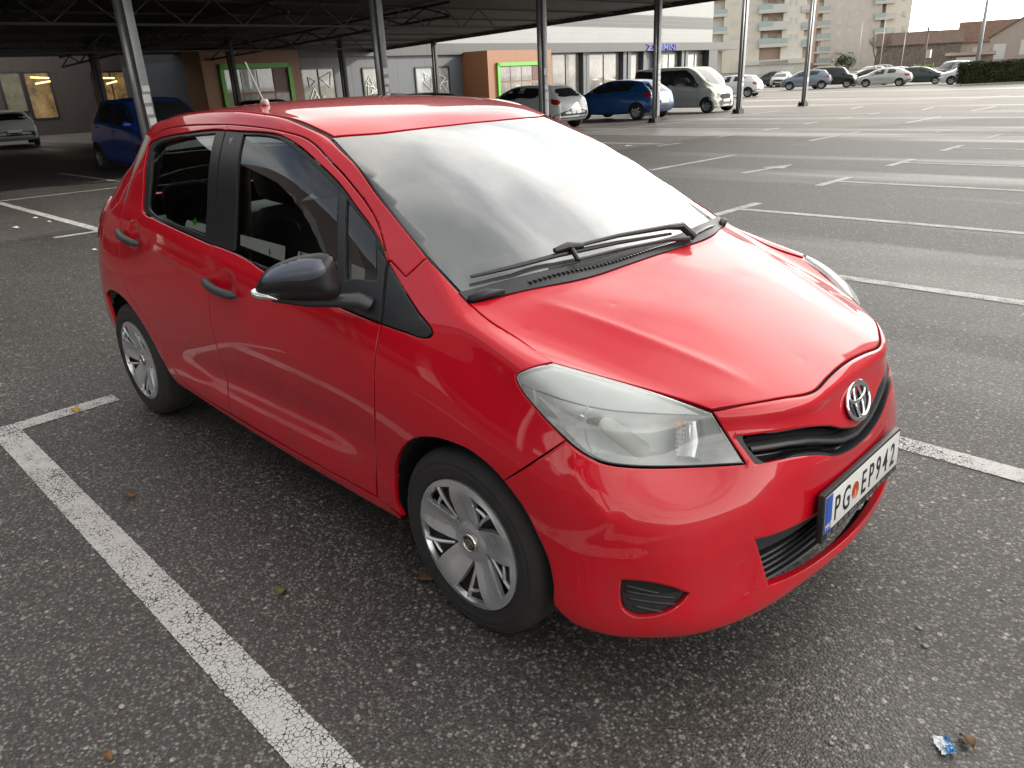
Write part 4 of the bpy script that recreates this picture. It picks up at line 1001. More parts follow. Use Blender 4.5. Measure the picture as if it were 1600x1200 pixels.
# ------------------------------------------------------------------ other vehicles: same construction, reshaped per kind
simple('tyre_far', (.018, .018, .018), .8); simple('alloy', (.42, .43, .44), .35, metal=.7); simple('far_glass', (.018, .022, .024), .08, coat=.5); simple('far_lamp', (.55, .58, .60), .15, coat=1)
XK = (-3.08, -2.46, -1.7, -.88, .06, .80)
def carpos(u, v, rz, lx, ly):
    "place so that the local ground point (lx, ly) sits at the photograph point (u, v)"
    g = px(u, v, z=0); c, s = math.cos(rz), math.sin(rz); return (g.x-(lx*c-ly*s), g.y-(lx*s+ly*c), g.z)
def make_car(label, col, loc, rz, xk=XK, zk=(.20, .66, 1.0, 1.51), ws=1.0, wr=.30, slide_f=0, slide_r=0, detail=1, plate=True, name='parked_car', cat_='car', group=None, metal=0, bumper=None, van=False, front='lamps', glass_m='far_glass', roofrail=False, boxy=0):
    z0 = (.20, .66, 1.0, 1.51)
    def wx(x): return float(np.interp(x, (-3.2,)+XK+(.9,), (xk[0]-.12,)+tuple(xk)+(xk[-1]+.1,)))
    def wz(z): return float(np.interp(z, (.1,)+z0+(1.7,), (zk[0]-.1,)+tuple(zk)+(zk[-1]+.19,)))
    def sl(x, z):
        t = max(0, (z-1.0)/.51); f = ss(-1.2, -.3, x+t*.75*0) if x > -1.7 else 0
        return slide_f*t*ss(-1.75, -.9, x)+slide_r*t*ss(-1.75, -2.6, x)
    Q = {k: (wx(p[0])+sl(p[0], p[2]), p[1]*ws, wz(p[2])) for k, p in P.items()}
    if boxy:
        for k_, p in list(Q.items()):
            if p[2] > zk[2] and abs(p[1]) > .3: Q[k_] = (p[0], p[1]+(.80*ws-p[1])*boxy*min(1, p[1]/.5), p[2])
        for k_, p in list(Q.items()):
            if k_[0] == 'R': Q[k_] = (p[0], p[1], zk[3]-.05+(p[2]-zk[3]+.05)*.6)
    me = build_base(Q, 'car_body', CR, levels=2 if detail < 2 else 3, fit=4)
    sf = Surf(me)
    root = empty(name, loc, rz); tag(root, label, cat_, group)
    pm = 'paint_%d' % len(bpy.data.materials); t = NT(pm); t.bsdf(base=col, rough=.32, metal=metal, spec=.4, coat=.5, coatr=.08); M[pm] = t.m
    me.name = 'body'; me.materials.append(t.m); body = bpy.data.objects.new('body', me); COL.objects.link(body); body.parent = root
    me.polygons.foreach_set('use_smooth', [True]*len(me.polygons))
    W2_ = lambda pts: [(wx(p[0])+sl(p[0], p[1]), wz(p[1]))+tuple(p[2:]) for p in pts]
    T2_ = lambda pts, z: [(wx(p[0])+sl(p[0], zz), p[1]*ws)+tuple(p[2:]) for p, zz in zip(pts, z)]
    k = dict(surf=sf, depth=.006, roll=0, gap=0)
    if van: wins = [[(-.30, 1.02, 1), (-.40, 1.06), (-.93, 1.35), (-1.02, 1.40), (-1.32, 1.40, 1), (-1.30, 1.03, 1)], [(-1.42, 1.03, 1), (-1.44, 1.40, 1), (-1.98, 1.40, 1), (-1.98, 1.04, 1)], [(-2.08, 1.04, 1), (-2.08, 1.40, 1), (-2.62, 1.38), (-2.72, 1.06)]]
    else: wins = [list(FG1), list(FG2), list(RG1)]
    for w in wins: panel('side_window', W2_(w), 'side', M[glass_m], root, step=.12, off=.004, mirror=True, **k)
    if detail > 1:
        panel('window_frame', W2_([(-.385, .975, 1), (-1.40, 1.05, 1), (-2.13, 1.075), (-2.16, 1.10), (-2.33, 1.33), (-2.26, 1.365), (-1.9, 1.395), (-1.2, 1.41), (-1.05, 1.40), (-.88, 1.335), (-.62, 1.20)]), 'side', M['black_trim'], root, step=.10, off=.001, mirror=True, **k)
        for hx, hz in ((-1.29, .87), (-2.24, .95)):
            for s in (-1, 1):
                h = sf.hit(Vector((wx(hx), s*-4, wz(hz))), Vector((0, s, 0)))
                if h: mesh_obj('door_handle', *tube([h[0]+Vector((-.09, 0, 0))-Vector((0, s*.005, 0)), h[0]-Vector((0, s*.03, 0)), h[0]+Vector((.09, 0, 0))-Vector((0, s*.005, 0))], .017, 6), t.m, root)
        for x_ in (-.33, -1.40):   # door joints
            V = []
            for i in range(9):
                h = sf.hit(Vector((wx(x_+.02*math.sin(i)), -4, wz(.28+(.95-.28)*i/8))), Vector((0, 1, 0)))
                if h: V.append(h[0])
            for s in (1, -1): mesh_obj('door_joint', *tube([Vector((v.x, v.y*s, v.z)) for v in V], .005, 4), M['dark_void'], root)
    wso = [(.03, 0), (-.03, -.44), (-.12, -.64, 1), (-.55, -.575), (-.85, -.525, 1), (-.785, -.385), (-.75, 0)]; wz_ = [1.03, 1.03, 1.03, 1.28, 1.40, 1.41, 1.42]
    hw = T2_(wso, wz_); panel('windscreen', hw+neg(hw[1:-1])[::-1], 'top', M[glass_m], root, step=.12, off=.004, **k)
    rgw = [(y*ws, wz(z)) for y, z in ((0, 1.345), (-.36, 1.335), (-.45, 1.30), (-.50, 1.2), (-.545, 1.10), (-.50, 1.07), (0, 1.06))]
    panel('rear_window', rgw+[(-a, b) for a, b in rgw[1:-1]][::-1], 'rear', M[glass_m], root, step=.12, off=.004, **k)
    hlp = [(y*ws, wz(z)) for y, z in ((-.47, .66), (-.62, .68), (-.74, .76), (-.76, .84), (-.66, .84), (-.52, .76))]
    panel('headlamp', hlp, 'front', M['far_lamp'], root, step=.06, off=.006, mirror=True, **k)
    panel('grille', [(y*ws, wz(z)) for y, z in ((-.40, .70), (.40, .70), (.36, .62), (-.36, .62))], 'front', M['dark_void'], root, step=.1, off=.005, **k)
    panel('lower_grille', [(y*ws, wz(z)) for y, z in ((-.48, .44), (.48, .44), (.42, .28), (-.42, .28))], 'front', M['black_plastic'], root, step=.1, off=.005, **k)
    tlp = [(-.88, wz(.80)), (-1.02, wz(.86)), (-1.03, wz(.98)), (-.90, wz(.97)), (-.72, wz(.93)), (-.70, wz(.84))]
    def rc(s, a, b): return s.hit(Vector((wx(-2.3), 0, b)), Vector((-math.cos(a), math.sin(a), 0)))
    panel('tail_lamp', tlp, rc, M['lens_red'], root, step=.05, off=.006, mirror=True, **k)
    panel('bumper_trim', [(-1.05, wz(.24)), (1.05, wz(.24)), (1.0, wz(.40)), (-1.0, wz(.40))], rc, bumper or M['black_plastic'], root, step=.12, off=.005, **k)
    if plate:
        for s, nm in ((1, 'front'), (-1, 'rear')):
            h = sf.hit(Vector((9*s, 0, wz(.50 if s > 0 else .62))), Vector((-s, 0, 0)))
            if h: bevelled('number_plate', box(h[0].x-.01, h[0].x+.02*s if s > 0 else h[0].x-.025, -.26, .26, h[0].z-.055, h[0].z+.055), M['white_plate'], root, .003)
    for s in (-1, 1):   # mirrors
        h = sf.hit(Vector((wx(-.42)+slide_f*.15, s*4, wz(1.0))), Vector((0, -s, 0)))
        if h: mesh_obj('door_mirror', *tube([h[0]+Vector((0, -s*.02, 0)), h[0]+Vector((-.02, s*.06, .01)), h[0]+Vector((-.04, s*.16, .03)), h[0]+Vector((-.05, s*.20, .03))], [.03, .06, .075, .03], 8), t.m if not van else M['black_plastic'], root)
    for xh in (.02, -2.46):
        xc = wx(xh)
        for s in (-1, 1):
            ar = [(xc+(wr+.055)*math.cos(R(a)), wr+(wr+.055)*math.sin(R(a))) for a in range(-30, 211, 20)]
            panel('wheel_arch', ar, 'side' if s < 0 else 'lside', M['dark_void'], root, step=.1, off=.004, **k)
            h = sf.hit(Vector((xc, s*4, wr+.1)), Vector((0, -s, 0))); yo = abs(h[0].y) if h else .8*ws
            w = bpy.data.objects.new('wheel', None); COL.objects.link(w); w.parent = root; w.location = (xc, s*(yo+.012), wr)
            if s > 0: w.rotation_euler = (0, 0, math.pi)
            v, f = lathe([(wr*.66, .0), (wr*.80, -.004), (wr*.93, .004), (wr, .035), (wr, .19), (wr*.9, .2)], 28); mesh_obj('tyre', v, [q[::-1] for q in f], M['tyre_far'], w)
            v, f = lathe([(0, .004), (wr*.16, .002), (wr*.22, .03), (wr*.60, .03), (wr*.62, .004), (wr*.67, 0)], 28); mesh_obj('rim', v, [q[::-1] for q in f], M['dull_metal'], w)
            if detail:
                V, F = [], []
                for i in range(7):
                    a = 2*math.pi*i/7; V, F = cat((V, F), ([Vector((wr*q*math.cos(a+d), e_, wr*q*math.sin(a+d))) for q, d, e_ in ((.12, -.5, .004), (.12, .5, .004), (.63, .17, .006), (.63, -.17, .006))], [(0, 1, 2, 3)]))
                o = mesh_obj('wheel_cover', V, F, M['alloy'], w, smooth=False); 
                if detail < 2: o['kind'] = 'stuff'
    if roofrail:
        for s in (-1, 1): mesh_obj('roof_rail', *tube([(wx(-1.1), s*.55*ws, wz(1.47)), (wx(-1.2), s*.55*ws, wz(1.54)), (wx(-2.2), s*.54*ws, wz(1.52)), (wx(-2.35), s*.53*ws, wz(1.46))], .02, 6), M['dull_metal'], root)
    return root, sf, wx, wz
HATCH = (-3.25, -2.62, -1.75, -.85, .1, .92); SUV = (-3.30, -2.60, -1.75, -.80, .15, .95)
make_car('white hatchback parked under the canopy edge, its rear towards the aisle', (.62, .66, .70), (-19.9, 19.3, -.27), math.pi, HATCH, (.21, .68, 1.02, 1.48), 1.05, .31, slide_r=.12, detail=2)
make_car('bright blue hatchback parked between the white hatchback and the old van', (.012, .085, .30), carpos(995, 188, math.pi, -2.62, .82), math.pi, HATCH, (.21, .70, 1.04, 1.50), 1.05, .32, slide_r=.15, detail=2, metal=.2)
vn, *_ = make_car('old pale grey-green passenger van with white roof beside the blue hatchback', (.50, .53, .47), carpos(1104, 177, 0, .50, -.86), 0, (-3.70, -2.80, -1.9, -.70, .55, .92), (.24, .62, 1.10, 1.93), 1.08, .31, slide_f=.42, slide_r=-.35, boxy=.85, detail=2, name='passenger_van', cat_='van', van=True)
mv, sfm, wxm, wzm = make_car('dark blue compact people carrier behind the first steel column', (.018, .06, .30), carpos(162, 266, 0, -2.6, -.84), 0, (-3.12, -2.6, -1.75, -.7, .2, .82), (.21, .70, 1.06, 1.62), 1.03, .31, slide_f=.12, slide_r=-.15, detail=2, metal=.2)
simple('diamond', (.8, .8, .82), .15, metal=1)
h = sfm.hit(Vector((9, 0, wzm(.70))), Vector((-1, 0, 0)))[0]
mesh_obj('badge', *tube([h+Vector((.02, 0, .085)), h+Vector((.02, .05, 0)), h+Vector((.02, 0, -.085)), h+Vector((.02, -.05, 0)), h+Vector((.02, 0, .085))], .014, 6), M['diamond'], mv)
h = sfm.hit(Vector((9, 0, wzm(.50))), Vector((-1, 0, 0)))[0]
text('plate_letter', 'PG GH', .10, (h.x+.024, -.19, h.z-.036), M['plate_ink'], mv, .75)
make_car('silver-white estate car at the left edge with its tail lamp facing us', (.50, .52, .52), carpos(30, 231, R(171), -3.4, 0), R(171), (-3.45, -2.5, -1.75, -.85, .1, .95), (.22, .70, 1.04, 1.47), 1.04, .31, slide_r=-.15, detail=2)
make_car('black hatchback roof showing over the red roof, near the triangles window', (.012, .012, .014), (-28.0, 14.6, -.36), 0, HATCH, (.21, .68, 1.02, 1.47), 1.03, .31)
make_car('silver car half hidden behind the second steel column', (.50, .52, .53), (-30.5, 20.4, -.41), math.pi, HATCH, (.21, .68, 1.02, 1.47), 1.03, .31)
make_car('black saloon roof showing over the red roof, left of the orange box', (.012, .012, .014), (-23.5, 17.0, -.32), math.pi, HATCH, (.21, .68, 1.0, 1.44), 1.03, .31, slide_r=.2)
# far side of the lot
def far(label, col, u, v, az, zk=(.21, .68, 1.02, 1.48), xk=HATCH, lx=0.1, ly=-.8, **kw): return make_car(label, col, carpos(u, v, R(az), lx, ly), R(az), xk, zk, 1.05, kw.pop('wr', .32), **kw)
far('small white hatchback driving off beyond the van, rear to the right', (.66, .68, .70), 1168, 152, 192, lx=-2.62, ly=.8)
far('dark grey estate car under the apartment plinth, behind the white hatchback', (.05, .05, .055), 1186, 136, 170, zk=(.25, .75, 1.10, 1.62), lx=.1, ly=.8, roofrail=True)
far('dusty silver car half hidden between estate and crossover', (.35, .34, .31), 1226, 136, 285, lx=.3, ly=.7)
far('grey-blue crossover beside the last steel column', (.20, .24, .30), 1232, 141, 200, zk=(.27, .78, 1.14, 1.64), xk=SUV, lx=.15, ly=.8, wr=.35, metal=.4)
far('black boxy off-road car behind the crossover', (.014, .016, .018), 1322, 137, 20, zk=(.30, .86, 1.2, 1.80), xk=(-3.1, -2.5, -1.8, -.5, .15, .95), lx=.1, ly=-.8, wr=.37, slide_f=.2, slide_r=-.25)
far('dark saloon between the off-road car and the silver saloon', (.022, .024, .028), 1352, 134, 205, lx=-1.0, ly=.8, xk=(-3.5, -2.6, -1.75, -.85, .1, .95), slide_r=.35)
far('light silver saloon parked broadside in front of the dark cars', (.46, .48, .46), 1350.5, 136.5, 197, lx=.12, ly=.8, xk=(-3.45, -2.55, -1.75, -.85, .1, .92), slide_r=.30, metal=.3)
far('dark green saloon just right of the silver saloon', (.03, .045, .04), 1409, 133.5, 15, lx=-2.5, ly=-.8, xk=(-3.4, -2.55, -1.75, -.85, .1, .95), slide_r=.3)
far('white hatchback behind the dark green saloon', (.55, .56, .55), 1420, 125, 60, lx=0, ly=0)
far('grey car farthest back between the flagpoles', (.22, .22, .22), 1392, 116, 60, lx=0, ly=0)
far('small pale car behind the dark saloon', (.40, .40, .38), 1347, 122, 240, lx=0, ly=0)
far('black van facing the lot, left of the hedge', (.014, .015, .017), 1471, 127, 250, zk=(.25, .72, 1.15, 1.85), xk=(-3.5, -2.7, -1.8, -.7, .35, .92), lx=.3, ly=0, slide_f=.2, slide_r=-.3, van=True, name='passenger_van', cat_='van')
far('white car with its nose showing in front of the hedge', (.60, .62, .62), 1484, 132.5, 200, lx=.1, ly=.8)
# ------------------------------------------------------------------ ground and painted markings
def asphalt(name='asphalt'):
    t = NT(name); v = t.coord()
    sx = t.n('ShaderNodeSeparateXYZ', {0: v})
    vo = t.n('ShaderNodeTexVoronoi', {'Vector': v, 'Scale': 122.0, 'Randomness': 1.0}); rnd = t.n('ShaderNodeSeparateColor', {0: vo.outputs['Color']})
    v2 = t.n('ShaderNodeTexVoronoi', {'Vector': v, 'Scale': 210.0}); r2 = t.n('ShaderNodeSeparateColor', {0: v2.outputs['Color']})
    big = t.n('ShaderNodeTexVoronoi', {'Vector': v, 'Scale': 43.0}); r3 = t.n('ShaderNodeSeparateColor', {0: big.outputs['Color']})
    tone = t.noise(.55, 6, .6, v); fine = t.noise(9, 4, .6, v)
    dark = t.mix(t.ramp(tone, [(.34, 0), (.66, 1)]), (.033, .028, .024, 1), (.050, .045, .041, 1))
    dark = t.mix(t.math('MULTIPLY', t.ramp(fine, [(.3, 0), (.7, 1)]), .5), dark, (.038, .036, .035, 1))
    st = t.ramp(rnd.outputs[0], [(0, .0), (.42, .06), (.72, .20), (.87, .60), (1, 1)])
    c = t.mix(st, dark, (.27, .258, .24, 1))
    c = t.mix(t.math('MULTIPLY', t.ramp(r2.outputs[1], [(.45, 0), (.95, .42)]), .8), c, (.14, .135, .13, 1))
    core = t.ramp(big.outputs['Distance'], [(.28, 1), (.40, 0)])
    c = t.mix(t.math('MULTIPLY', t.ramp(r3.outputs[0], [(.93, 0), (.94, 1)]), core), c, (.40, .37, .33, 1))
    c = t.mix(t.math('MULTIPLY', t.ramp(r3.outputs[1], [(.975, 0), (.98, 1)]), core), c, (.16, .10, .06, 1))
    gap = t.ramp(vo.outputs['Distance'], [(.30, 0), (.62, 1)])
    c = t.mix(t.math('MULTIPLY', gap, .5), c, (.016, .015, .015, 1))
    # oil drips and tyre tracks
    oil = t.ramp(t.noise(.9, 3, .5, v), [(.66, 0), (.74, .55)])
    c = t.mix(oil, c, (.018, .016, .015, 1))
    # paler dusty surface further out
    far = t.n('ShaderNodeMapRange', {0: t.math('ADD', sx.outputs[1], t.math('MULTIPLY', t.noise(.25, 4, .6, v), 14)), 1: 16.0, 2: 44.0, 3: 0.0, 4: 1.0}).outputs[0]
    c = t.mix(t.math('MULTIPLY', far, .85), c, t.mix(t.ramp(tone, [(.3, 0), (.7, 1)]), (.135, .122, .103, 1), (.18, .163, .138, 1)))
    h = t.math('ADD', t.math('MULTIPLY', vo.outputs['Distance'], -1.0), t.math('MULTIPLY', v2.outputs['Distance'], -.35))
    h = t.math('ADD', h, t.math('MULTIPLY', rnd.outputs[2], .5))
    streaks = t.ramp(t.noise(.35, 4, .55, t.n('ShaderNodeMapping', {'Vector': v, 'Scale': (.12, 1.1, 1)}).outputs[0]), [(.50, 0), (.66, 1)])  # smoother bands put in for streaks of sun across the lot
    rough = t.math('MULTIPLY_ADD', streaks, -.27, .60)
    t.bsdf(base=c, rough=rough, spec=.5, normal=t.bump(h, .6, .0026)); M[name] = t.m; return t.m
def road_paint():
    t = NT('road_paint'); v = t.coord()
    jit = t.n('ShaderNodeTexNoise', {'Vector': v, 'Scale': 60.0, 'Detail': 3.0}).outputs['Color']
    vj = t.n('ShaderNodeVectorMath', {0: v, 1: t.n('ShaderNodeVectorMath', {0: jit, 'Scale': .012}, operation='SCALE').outputs[0]}, operation='ADD').outputs[0]
    ed = t.n('ShaderNodeTexVoronoi', {'Vector': vj, 'Scale': 62.0}, feature='DISTANCE_TO_EDGE').outputs[0]
    wear = t.noise(2.6, 5, .65, v); mid = t.noise(11, 4, .65, v); fine = t.noise(150, 3, .65, v)
    wm = t.math('MULTIPLY_ADD', mid, .5, t.math('MULTIPLY', wear, .5))
    crack = t.math('LESS_THAN', t.math('MULTIPLY_ADD', fine, .16, ed), t.math('MULTIPLY_ADD', wm, .42, -.085))
    pit = t.math('GREATER_THAN', t.math('MULTIPLY_ADD', t.noise(95, 4, .7, v), 1.0, t.math('MULTIPLY', wm, .55)), .90)
    edge = t.n('ShaderNodeAttribute', attribute_name='edge').outputs['Fac']
    rag = t.math('GREATER_THAN', t.math('MULTIPLY_ADD', t.noise(48, 4, .7, v), .22, edge), 1.02)
    a = t.math('MAXIMUM', t.math('MAXIMUM', crack, pit), rag)
    col = t.mix(t.math('MULTIPLY_ADD', t.noise(40, 4, .6, v), .6, t.math('MULTIPLY', wear, .4)), (.42, .415, .40, 1), (.64, .64, .63, 1))
    b = t.n('ShaderNodeBsdfPrincipled', {'Base Color': col, 'Roughness': .6, 'Normal': t.bump(t.math('SUBTRACT', ed, t.math('MULTIPLY', fine, .3)), .5, .004)})
    tr = t.n('ShaderNodeBsdfTransparent'); m = t.n('ShaderNodeMixShader', {0: a, 1: b.outputs[0], 2: tr.outputs[0]}); t.l(m.outputs[0], t.out.inputs[0]); M['road_paint'] = t.m
asphalt(); road_paint()
gr_ = 1500
gq = [-gr_, 2]+[2+.4*i for i in range(1, 16)]+[20, 40, 76]+[76+2*i for i in range(1, 9)]+[gr_]
qd, qn = Vector((-.643, .766)), Vector((.766, .643))
def gzq(q): return gz(-.643*q/1.0002, .766*q/1.0002)
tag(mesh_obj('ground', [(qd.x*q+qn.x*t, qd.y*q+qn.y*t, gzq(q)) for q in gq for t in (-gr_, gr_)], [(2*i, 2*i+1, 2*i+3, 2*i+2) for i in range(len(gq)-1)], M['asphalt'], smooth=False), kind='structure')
def strip(name, pts, w):
    "painted strip laid on the lot along a polyline"
    V, F = [], []; a, b = Vector(pts[0]), Vector(pts[1]); L = (b-a).length; n = max(1, int(L/.6)); d = (b-a)/L; nn = Vector((-d.y, d.x))*w/2
    for i in range(n+1):
        c = a+d*L*i/n
        for q in (c+nn*1.06, c, c-nn*1.06): V.append((q.x, q.y, gz(q.x, q.y)+.004))
    for i in range(n): F += [(3*i, 3*i+1, 3*i+4, 3*i+3), (3*i+1, 3*i+2, 3*i+5, 3*i+4)]
    o = mesh_obj(name, V, F, M['road_paint'], smooth=False); tag(o, kind='structure')
    at = o.data.attributes.new('edge', 'FLOAT', 'POINT'); at.data.foreach_set('value', [0.0 if q % 3 == 1 else 1.0 for q in range(len(V))])
def line(x0, y0, x1, y1, w=.125): strip('parking_line', [(x0, y0), (x1, y1)], w)
for i, y in enumerate((-1.4225, 1.225, 3.80, 6.25, 9.05, 11.72, 14.48, 17.3, 20.1, 23.0)):
    x = -2.88 if y < 0 else -2.94-.035*i
    line(x+.065, y, 2.3, y); line(x, y-.46-.02*i, x, y+(.545 if y < 0 else .42+.03*i))
line(-2.94, -4.4, -2.94, -3.5); line(-2.87, -3.95, 2.3, -3.95)
for y in (3.0, 9.25, 15.6, 21.9, 28.2): line(-6.3-.01*y, y, -6.3-.01*y, y+2.9)
for k in range(11):
    y = 1.08+2.60*k
    line(-14.1, y, -9.08-.03*k, y); line(-9.02-.03*k, y-.55, -9.02-.03*k, y+.4); line(-19.6, y-.1, -14.6, y-.1, .10)
line(-14.35, -6, -14.35, 30, .10)
AM = [(0, -.06), (0, .06), (.85, .06), (.85, .20), (1.45, 0), (.85, -.20), (.85, -.06)]
a_ = [(-4.74-yy*1.0+.10*xx, 9.43+xx) for xx, yy in AM]
tag(mesh_obj('arrow_marking', [(x, y, gz(x, y)+.005) for x, y in a_], [(0, 1, 2, 6), (3, 4, 5), (3, 5, 6, 2)], M['road_paint'], smooth=False), kind='structure')
for u0, v0, u1, v1 in ((1500, 157, 1580, 148), (1440, 172, 1458, 168), (1330, 170, 1349, 166), (1150, 181, 1290, 180), (1290, 158, 1400, 156), (1565, 172, 1600, 170), (1460, 207, 1500, 203)):
    a, b = px(u0, v0, z=0), px(u1, v1, z=0); line(a.x, a.y, b.x, b.y)
# ------------------------------------------------------------------ parking canopy
simple('galv', (.24, .25, .265), .45, metal=.55, var=.12, vs=3)
simple('galv_pipe', (.24, .25, .26), .42, metal=.5, var=.1)
simple('dark_steel', (.062, .058, .053), .6, var=.2)
simple('canopy_sheet', (.062, .056, .050), .55, var=.12, vs=2)
simple('sticker', (.62, .64, .66), .6, var=.15, vs=30)
EA = px(562, 80, x=-40.4); EB = px(1080, 0, y=EA.y)
def zr(x): return EA.z+(x-EA.x)*(EB.z-EA.z)/(EB.x-EA.x)
can = empty('parking_canopy', (-22, 0, 0)); tag(can, 'long dark metal canopy on slim grey steel columns along the shop front', 'canopy')
CX, CY0, CY1 = (-40.5, -11.0), -115, EA.y
def local(vs, o): return [Vector(v)-Vector(o) for v in vs]
OC = (-22, 0, 0)
V, F = [], []; nx = 110     # corrugated sheet, ribs run along y
for i in range(nx+1):
    x = CX[0]+(CX[1]-CX[0])*i/nx; z = zr(x)+(.035 if i % 2 else 0)
    V += [Vector((x, CY0, z)), Vector((x, CY1, z)), Vector((x, CY1, z+.10)), Vector((x, CY0, z+.10))]
for i in range(nx):
    a, b = i*4, i*4+4
    F += [(a, b, b+1, a+1), (a+2, b+2, b+3, a+3), (a+1, b+1, b+2, a+2), (a, a+3, b+3, b)]
mesh_obj('roof', local(V, OC), F, M['canopy_sheet'], can, smooth=False)
bevelled('edge_beam', ([Vector(v) for v in local([(CX[0], CY1-.02, zr(CX[0])-.16), (CX[1], CY1-.02, zr(CX[1])-.16), (CX[1], CY1+.08, zr(CX[1])-.16), (CX[0], CY1+.08, zr(CX[0])-.16), (CX[0], CY1-.02, zr(CX[0])+.14), (CX[1], CY1-.02, zr(CX[1])+.14), (CX[1], CY1+.08, zr(CX[1])+.14), (CX[0], CY1+.08, zr(CX[0])+.14)], OC)], [(3, 2, 1, 0), (4, 5, 6, 7), (0, 1, 5, 4), (1, 2, 6, 5), (2, 3, 7, 6), (3, 0, 4, 7)]), M['dark_steel'], can, 0)
def bar(a, b, r=.035, n=4): return tube([a, b], r, n)
for k in range(-4, 5):
    y = 4.3+5.98*k
    if y > 17: continue
    V, F = [], []; n = 11 if y < 9 else 8; xs = [CX[0]+.6+(CX[1]-CX[0]-1.2)*i/11 for i in range(n+1)]
    V, F = cat((V, F), bar((xs[0], y, zr(xs[0])-.09), (xs[-1], y, zr(xs[-1])-.09), .06), bar((xs[0], y, zr(xs[0])-.5), (xs[-1], y, zr(xs[-1])-.5), .055))
    for i in range(n):
        V, F = cat((V, F), bar((xs[i], y, zr(xs[i])-.5), ((xs[i]+xs[i+1])/2, y, zr(xs[i])-.09), .03), bar(((xs[i]+xs[i+1])/2, y, zr(xs[i])-.09), (xs[i+1], y, zr(xs[i+1])-.5), .03))
    mesh_obj('roof_truss', local(V, OC), F, M['dark_steel'], can, smooth=False)
for x in (-38, -35.5, -33, -30, -27, -24, -21, -18, -15.3, -12.5):
    mesh_obj('purlin', local(*[bar((x, CY0, zr(x)-.05), (x, CY1, zr(x)-.05), .045)[0]], OC), bar((0, 0, 0), (0, 1, 0), .04)[1], M['dark_steel'], can, smooth=False)
for x in (-29, -20.5):   # lattice running lengthwise
    V, F = bar((x, CY0, zr(x)-.72), (x, CY1-8, zr(x)-.72), .045)
    y = CY0
    while y < CY1-9:
        V, F = cat((V, F), bar((x, y, zr(x)-.72), (x, y+.83, zr(x)-.08), .025), bar((x, y+.83, zr(x)-.08), (x, y+1.66, zr(x)-.72), .025)); y += 1.66
    mesh_obj('roof_truss', local(V, OC), F, M['dark_steel'], can, smooth=False)
def column(x, y, h, parent, o, mat='galv', pipe=True):
    c = bpy.data.objects.new('column', None); COL.objects.link(c); c.parent = parent; c.location = Vector((x, y, gz(x, y)))-Vector(o)
    bevelled('column_post', box(-.10, .10, -.02, .15, 0, h), M[mat], c, .012)
    mesh_obj('drain_pipe', *tube([(.02, -.125, .05), (.02, -.125, h)], .062, 14), M['galv_pipe' if mat == 'galv' else mat], c)
    mesh_obj('column_web', *box(-.03, .02, -.10, 0, 0, h), M['dark_steel'], c, smooth=False)
    V, F = box(-.17, .17, -.24, .22, 0, .03)
    for sx_ in (-1, 1):
        for yy in (-.15, .1): V, F = cat((V, F), ([Vector(p) for p in ((sx_*.16, yy-.012, .03), (sx_*.16, yy+.012, .03), (sx_*.10, yy+.012, .03), (sx_*.10, yy-.012, .03), (sx_*.10, yy-.012, .26), (sx_*.10, yy+.012, .26))], [(0, 1, 2, 3), (0, 3, 4), (1, 5, 2), (0, 4, 5, 1), (3, 2, 5, 4)]))
    V, F = cat((V, F), box(.10, .15, -.2, .2, .03, .16), box(-.15, -.10, -.2, .2, .03, .16))
    mesh_obj('base_shoe', V, F, M['rust_steel'], c, smooth=False)
    return c
rsd = random.Random(11)
for k in range(-9, 6):
    y = 4.3+5.98*k
    c = column(-15.3, y, zr(-15.3)-.02-gz(-15.3, y) if y < CY1 else 5.3, can, OC)
    if k < 0: continue
    zz = 1.05
    for q in range({0: 4, 1: 5, 2: 4, 3: 5, 4: 2, 5: 1}[k]):
        h_ = rsd.uniform(.10, .20); w_ = rsd.uniform(.05, .08); yc = .065+rsd.uniform(-.02, .02)
        mesh_obj('paper_sticker', *box(.100, .1035, yc-w_, yc+w_, zz, zz+h_), M['sticker'], c, smooth=False); zz += h_+rsd.uniform(.02, .12)
bevelled('cross_beam', ([Vector(v)-Vector(OC) for v in box(-15.4, -15.2, 22.2, 35.0, 4.9, 5.15)[0]], box(0, 1, 0, 1, 0, 1)[1]), M['galv'], can, .01)
for y in (9.44, 15.14, 20.94, 26.9, 3.7, -2.1): column(-33, y, zr(-33)-.02-gz(-33, y), can, OC, 'dark_steel')
# ------------------------------------------------------------------ shopping building
class Wall:
    def __init__(s, o, az): s.o = Vector(o); s.d = Vector((math.cos(az), math.sin(az), 0)); s.n = Vector((s.d.y, -s.d.x, 0)); s.n = s.n if s.n.dot(CAM-s.o) > 0 else -s.n
    def sh(s, u, v, out=0):
        d = ray(u, v); t = (s.o+s.n*out-CAM).dot(s.n)/d.dot(s.n); p = CAM+d*t; return (p-s.o).dot(s.d), p.z
    def p(s, a, h, out=0): q = s.o+s.d*a+s.n*out; return Vector((q.x, q.y, h))
    def box(s, a0, a1, h0, h1, o0, o1):
        V = [s.p(a, h, o) for h in (h0, h1) for a, o in ((a0, o0), (a1, o0), (a1, o1), (a0, o1))]
        return V, [(3, 2, 1, 0), (4, 5, 6, 7), (0, 1, 5, 4), (1, 2, 6, 5), (2, 3, 7, 6), (3, 0, 4, 7)]
def wbox(name, W, a0, a1, h0, h1, o0, o1, mat, parent=None, w=0):
    V, F = W.box(a0, a1, h0, h1, o0, o1)
    if parent is not None: V = [v-parent.location for v in V]
    return bevelled(name, (V, F), mat if not isinstance(mat, str) else M[mat], parent, w)
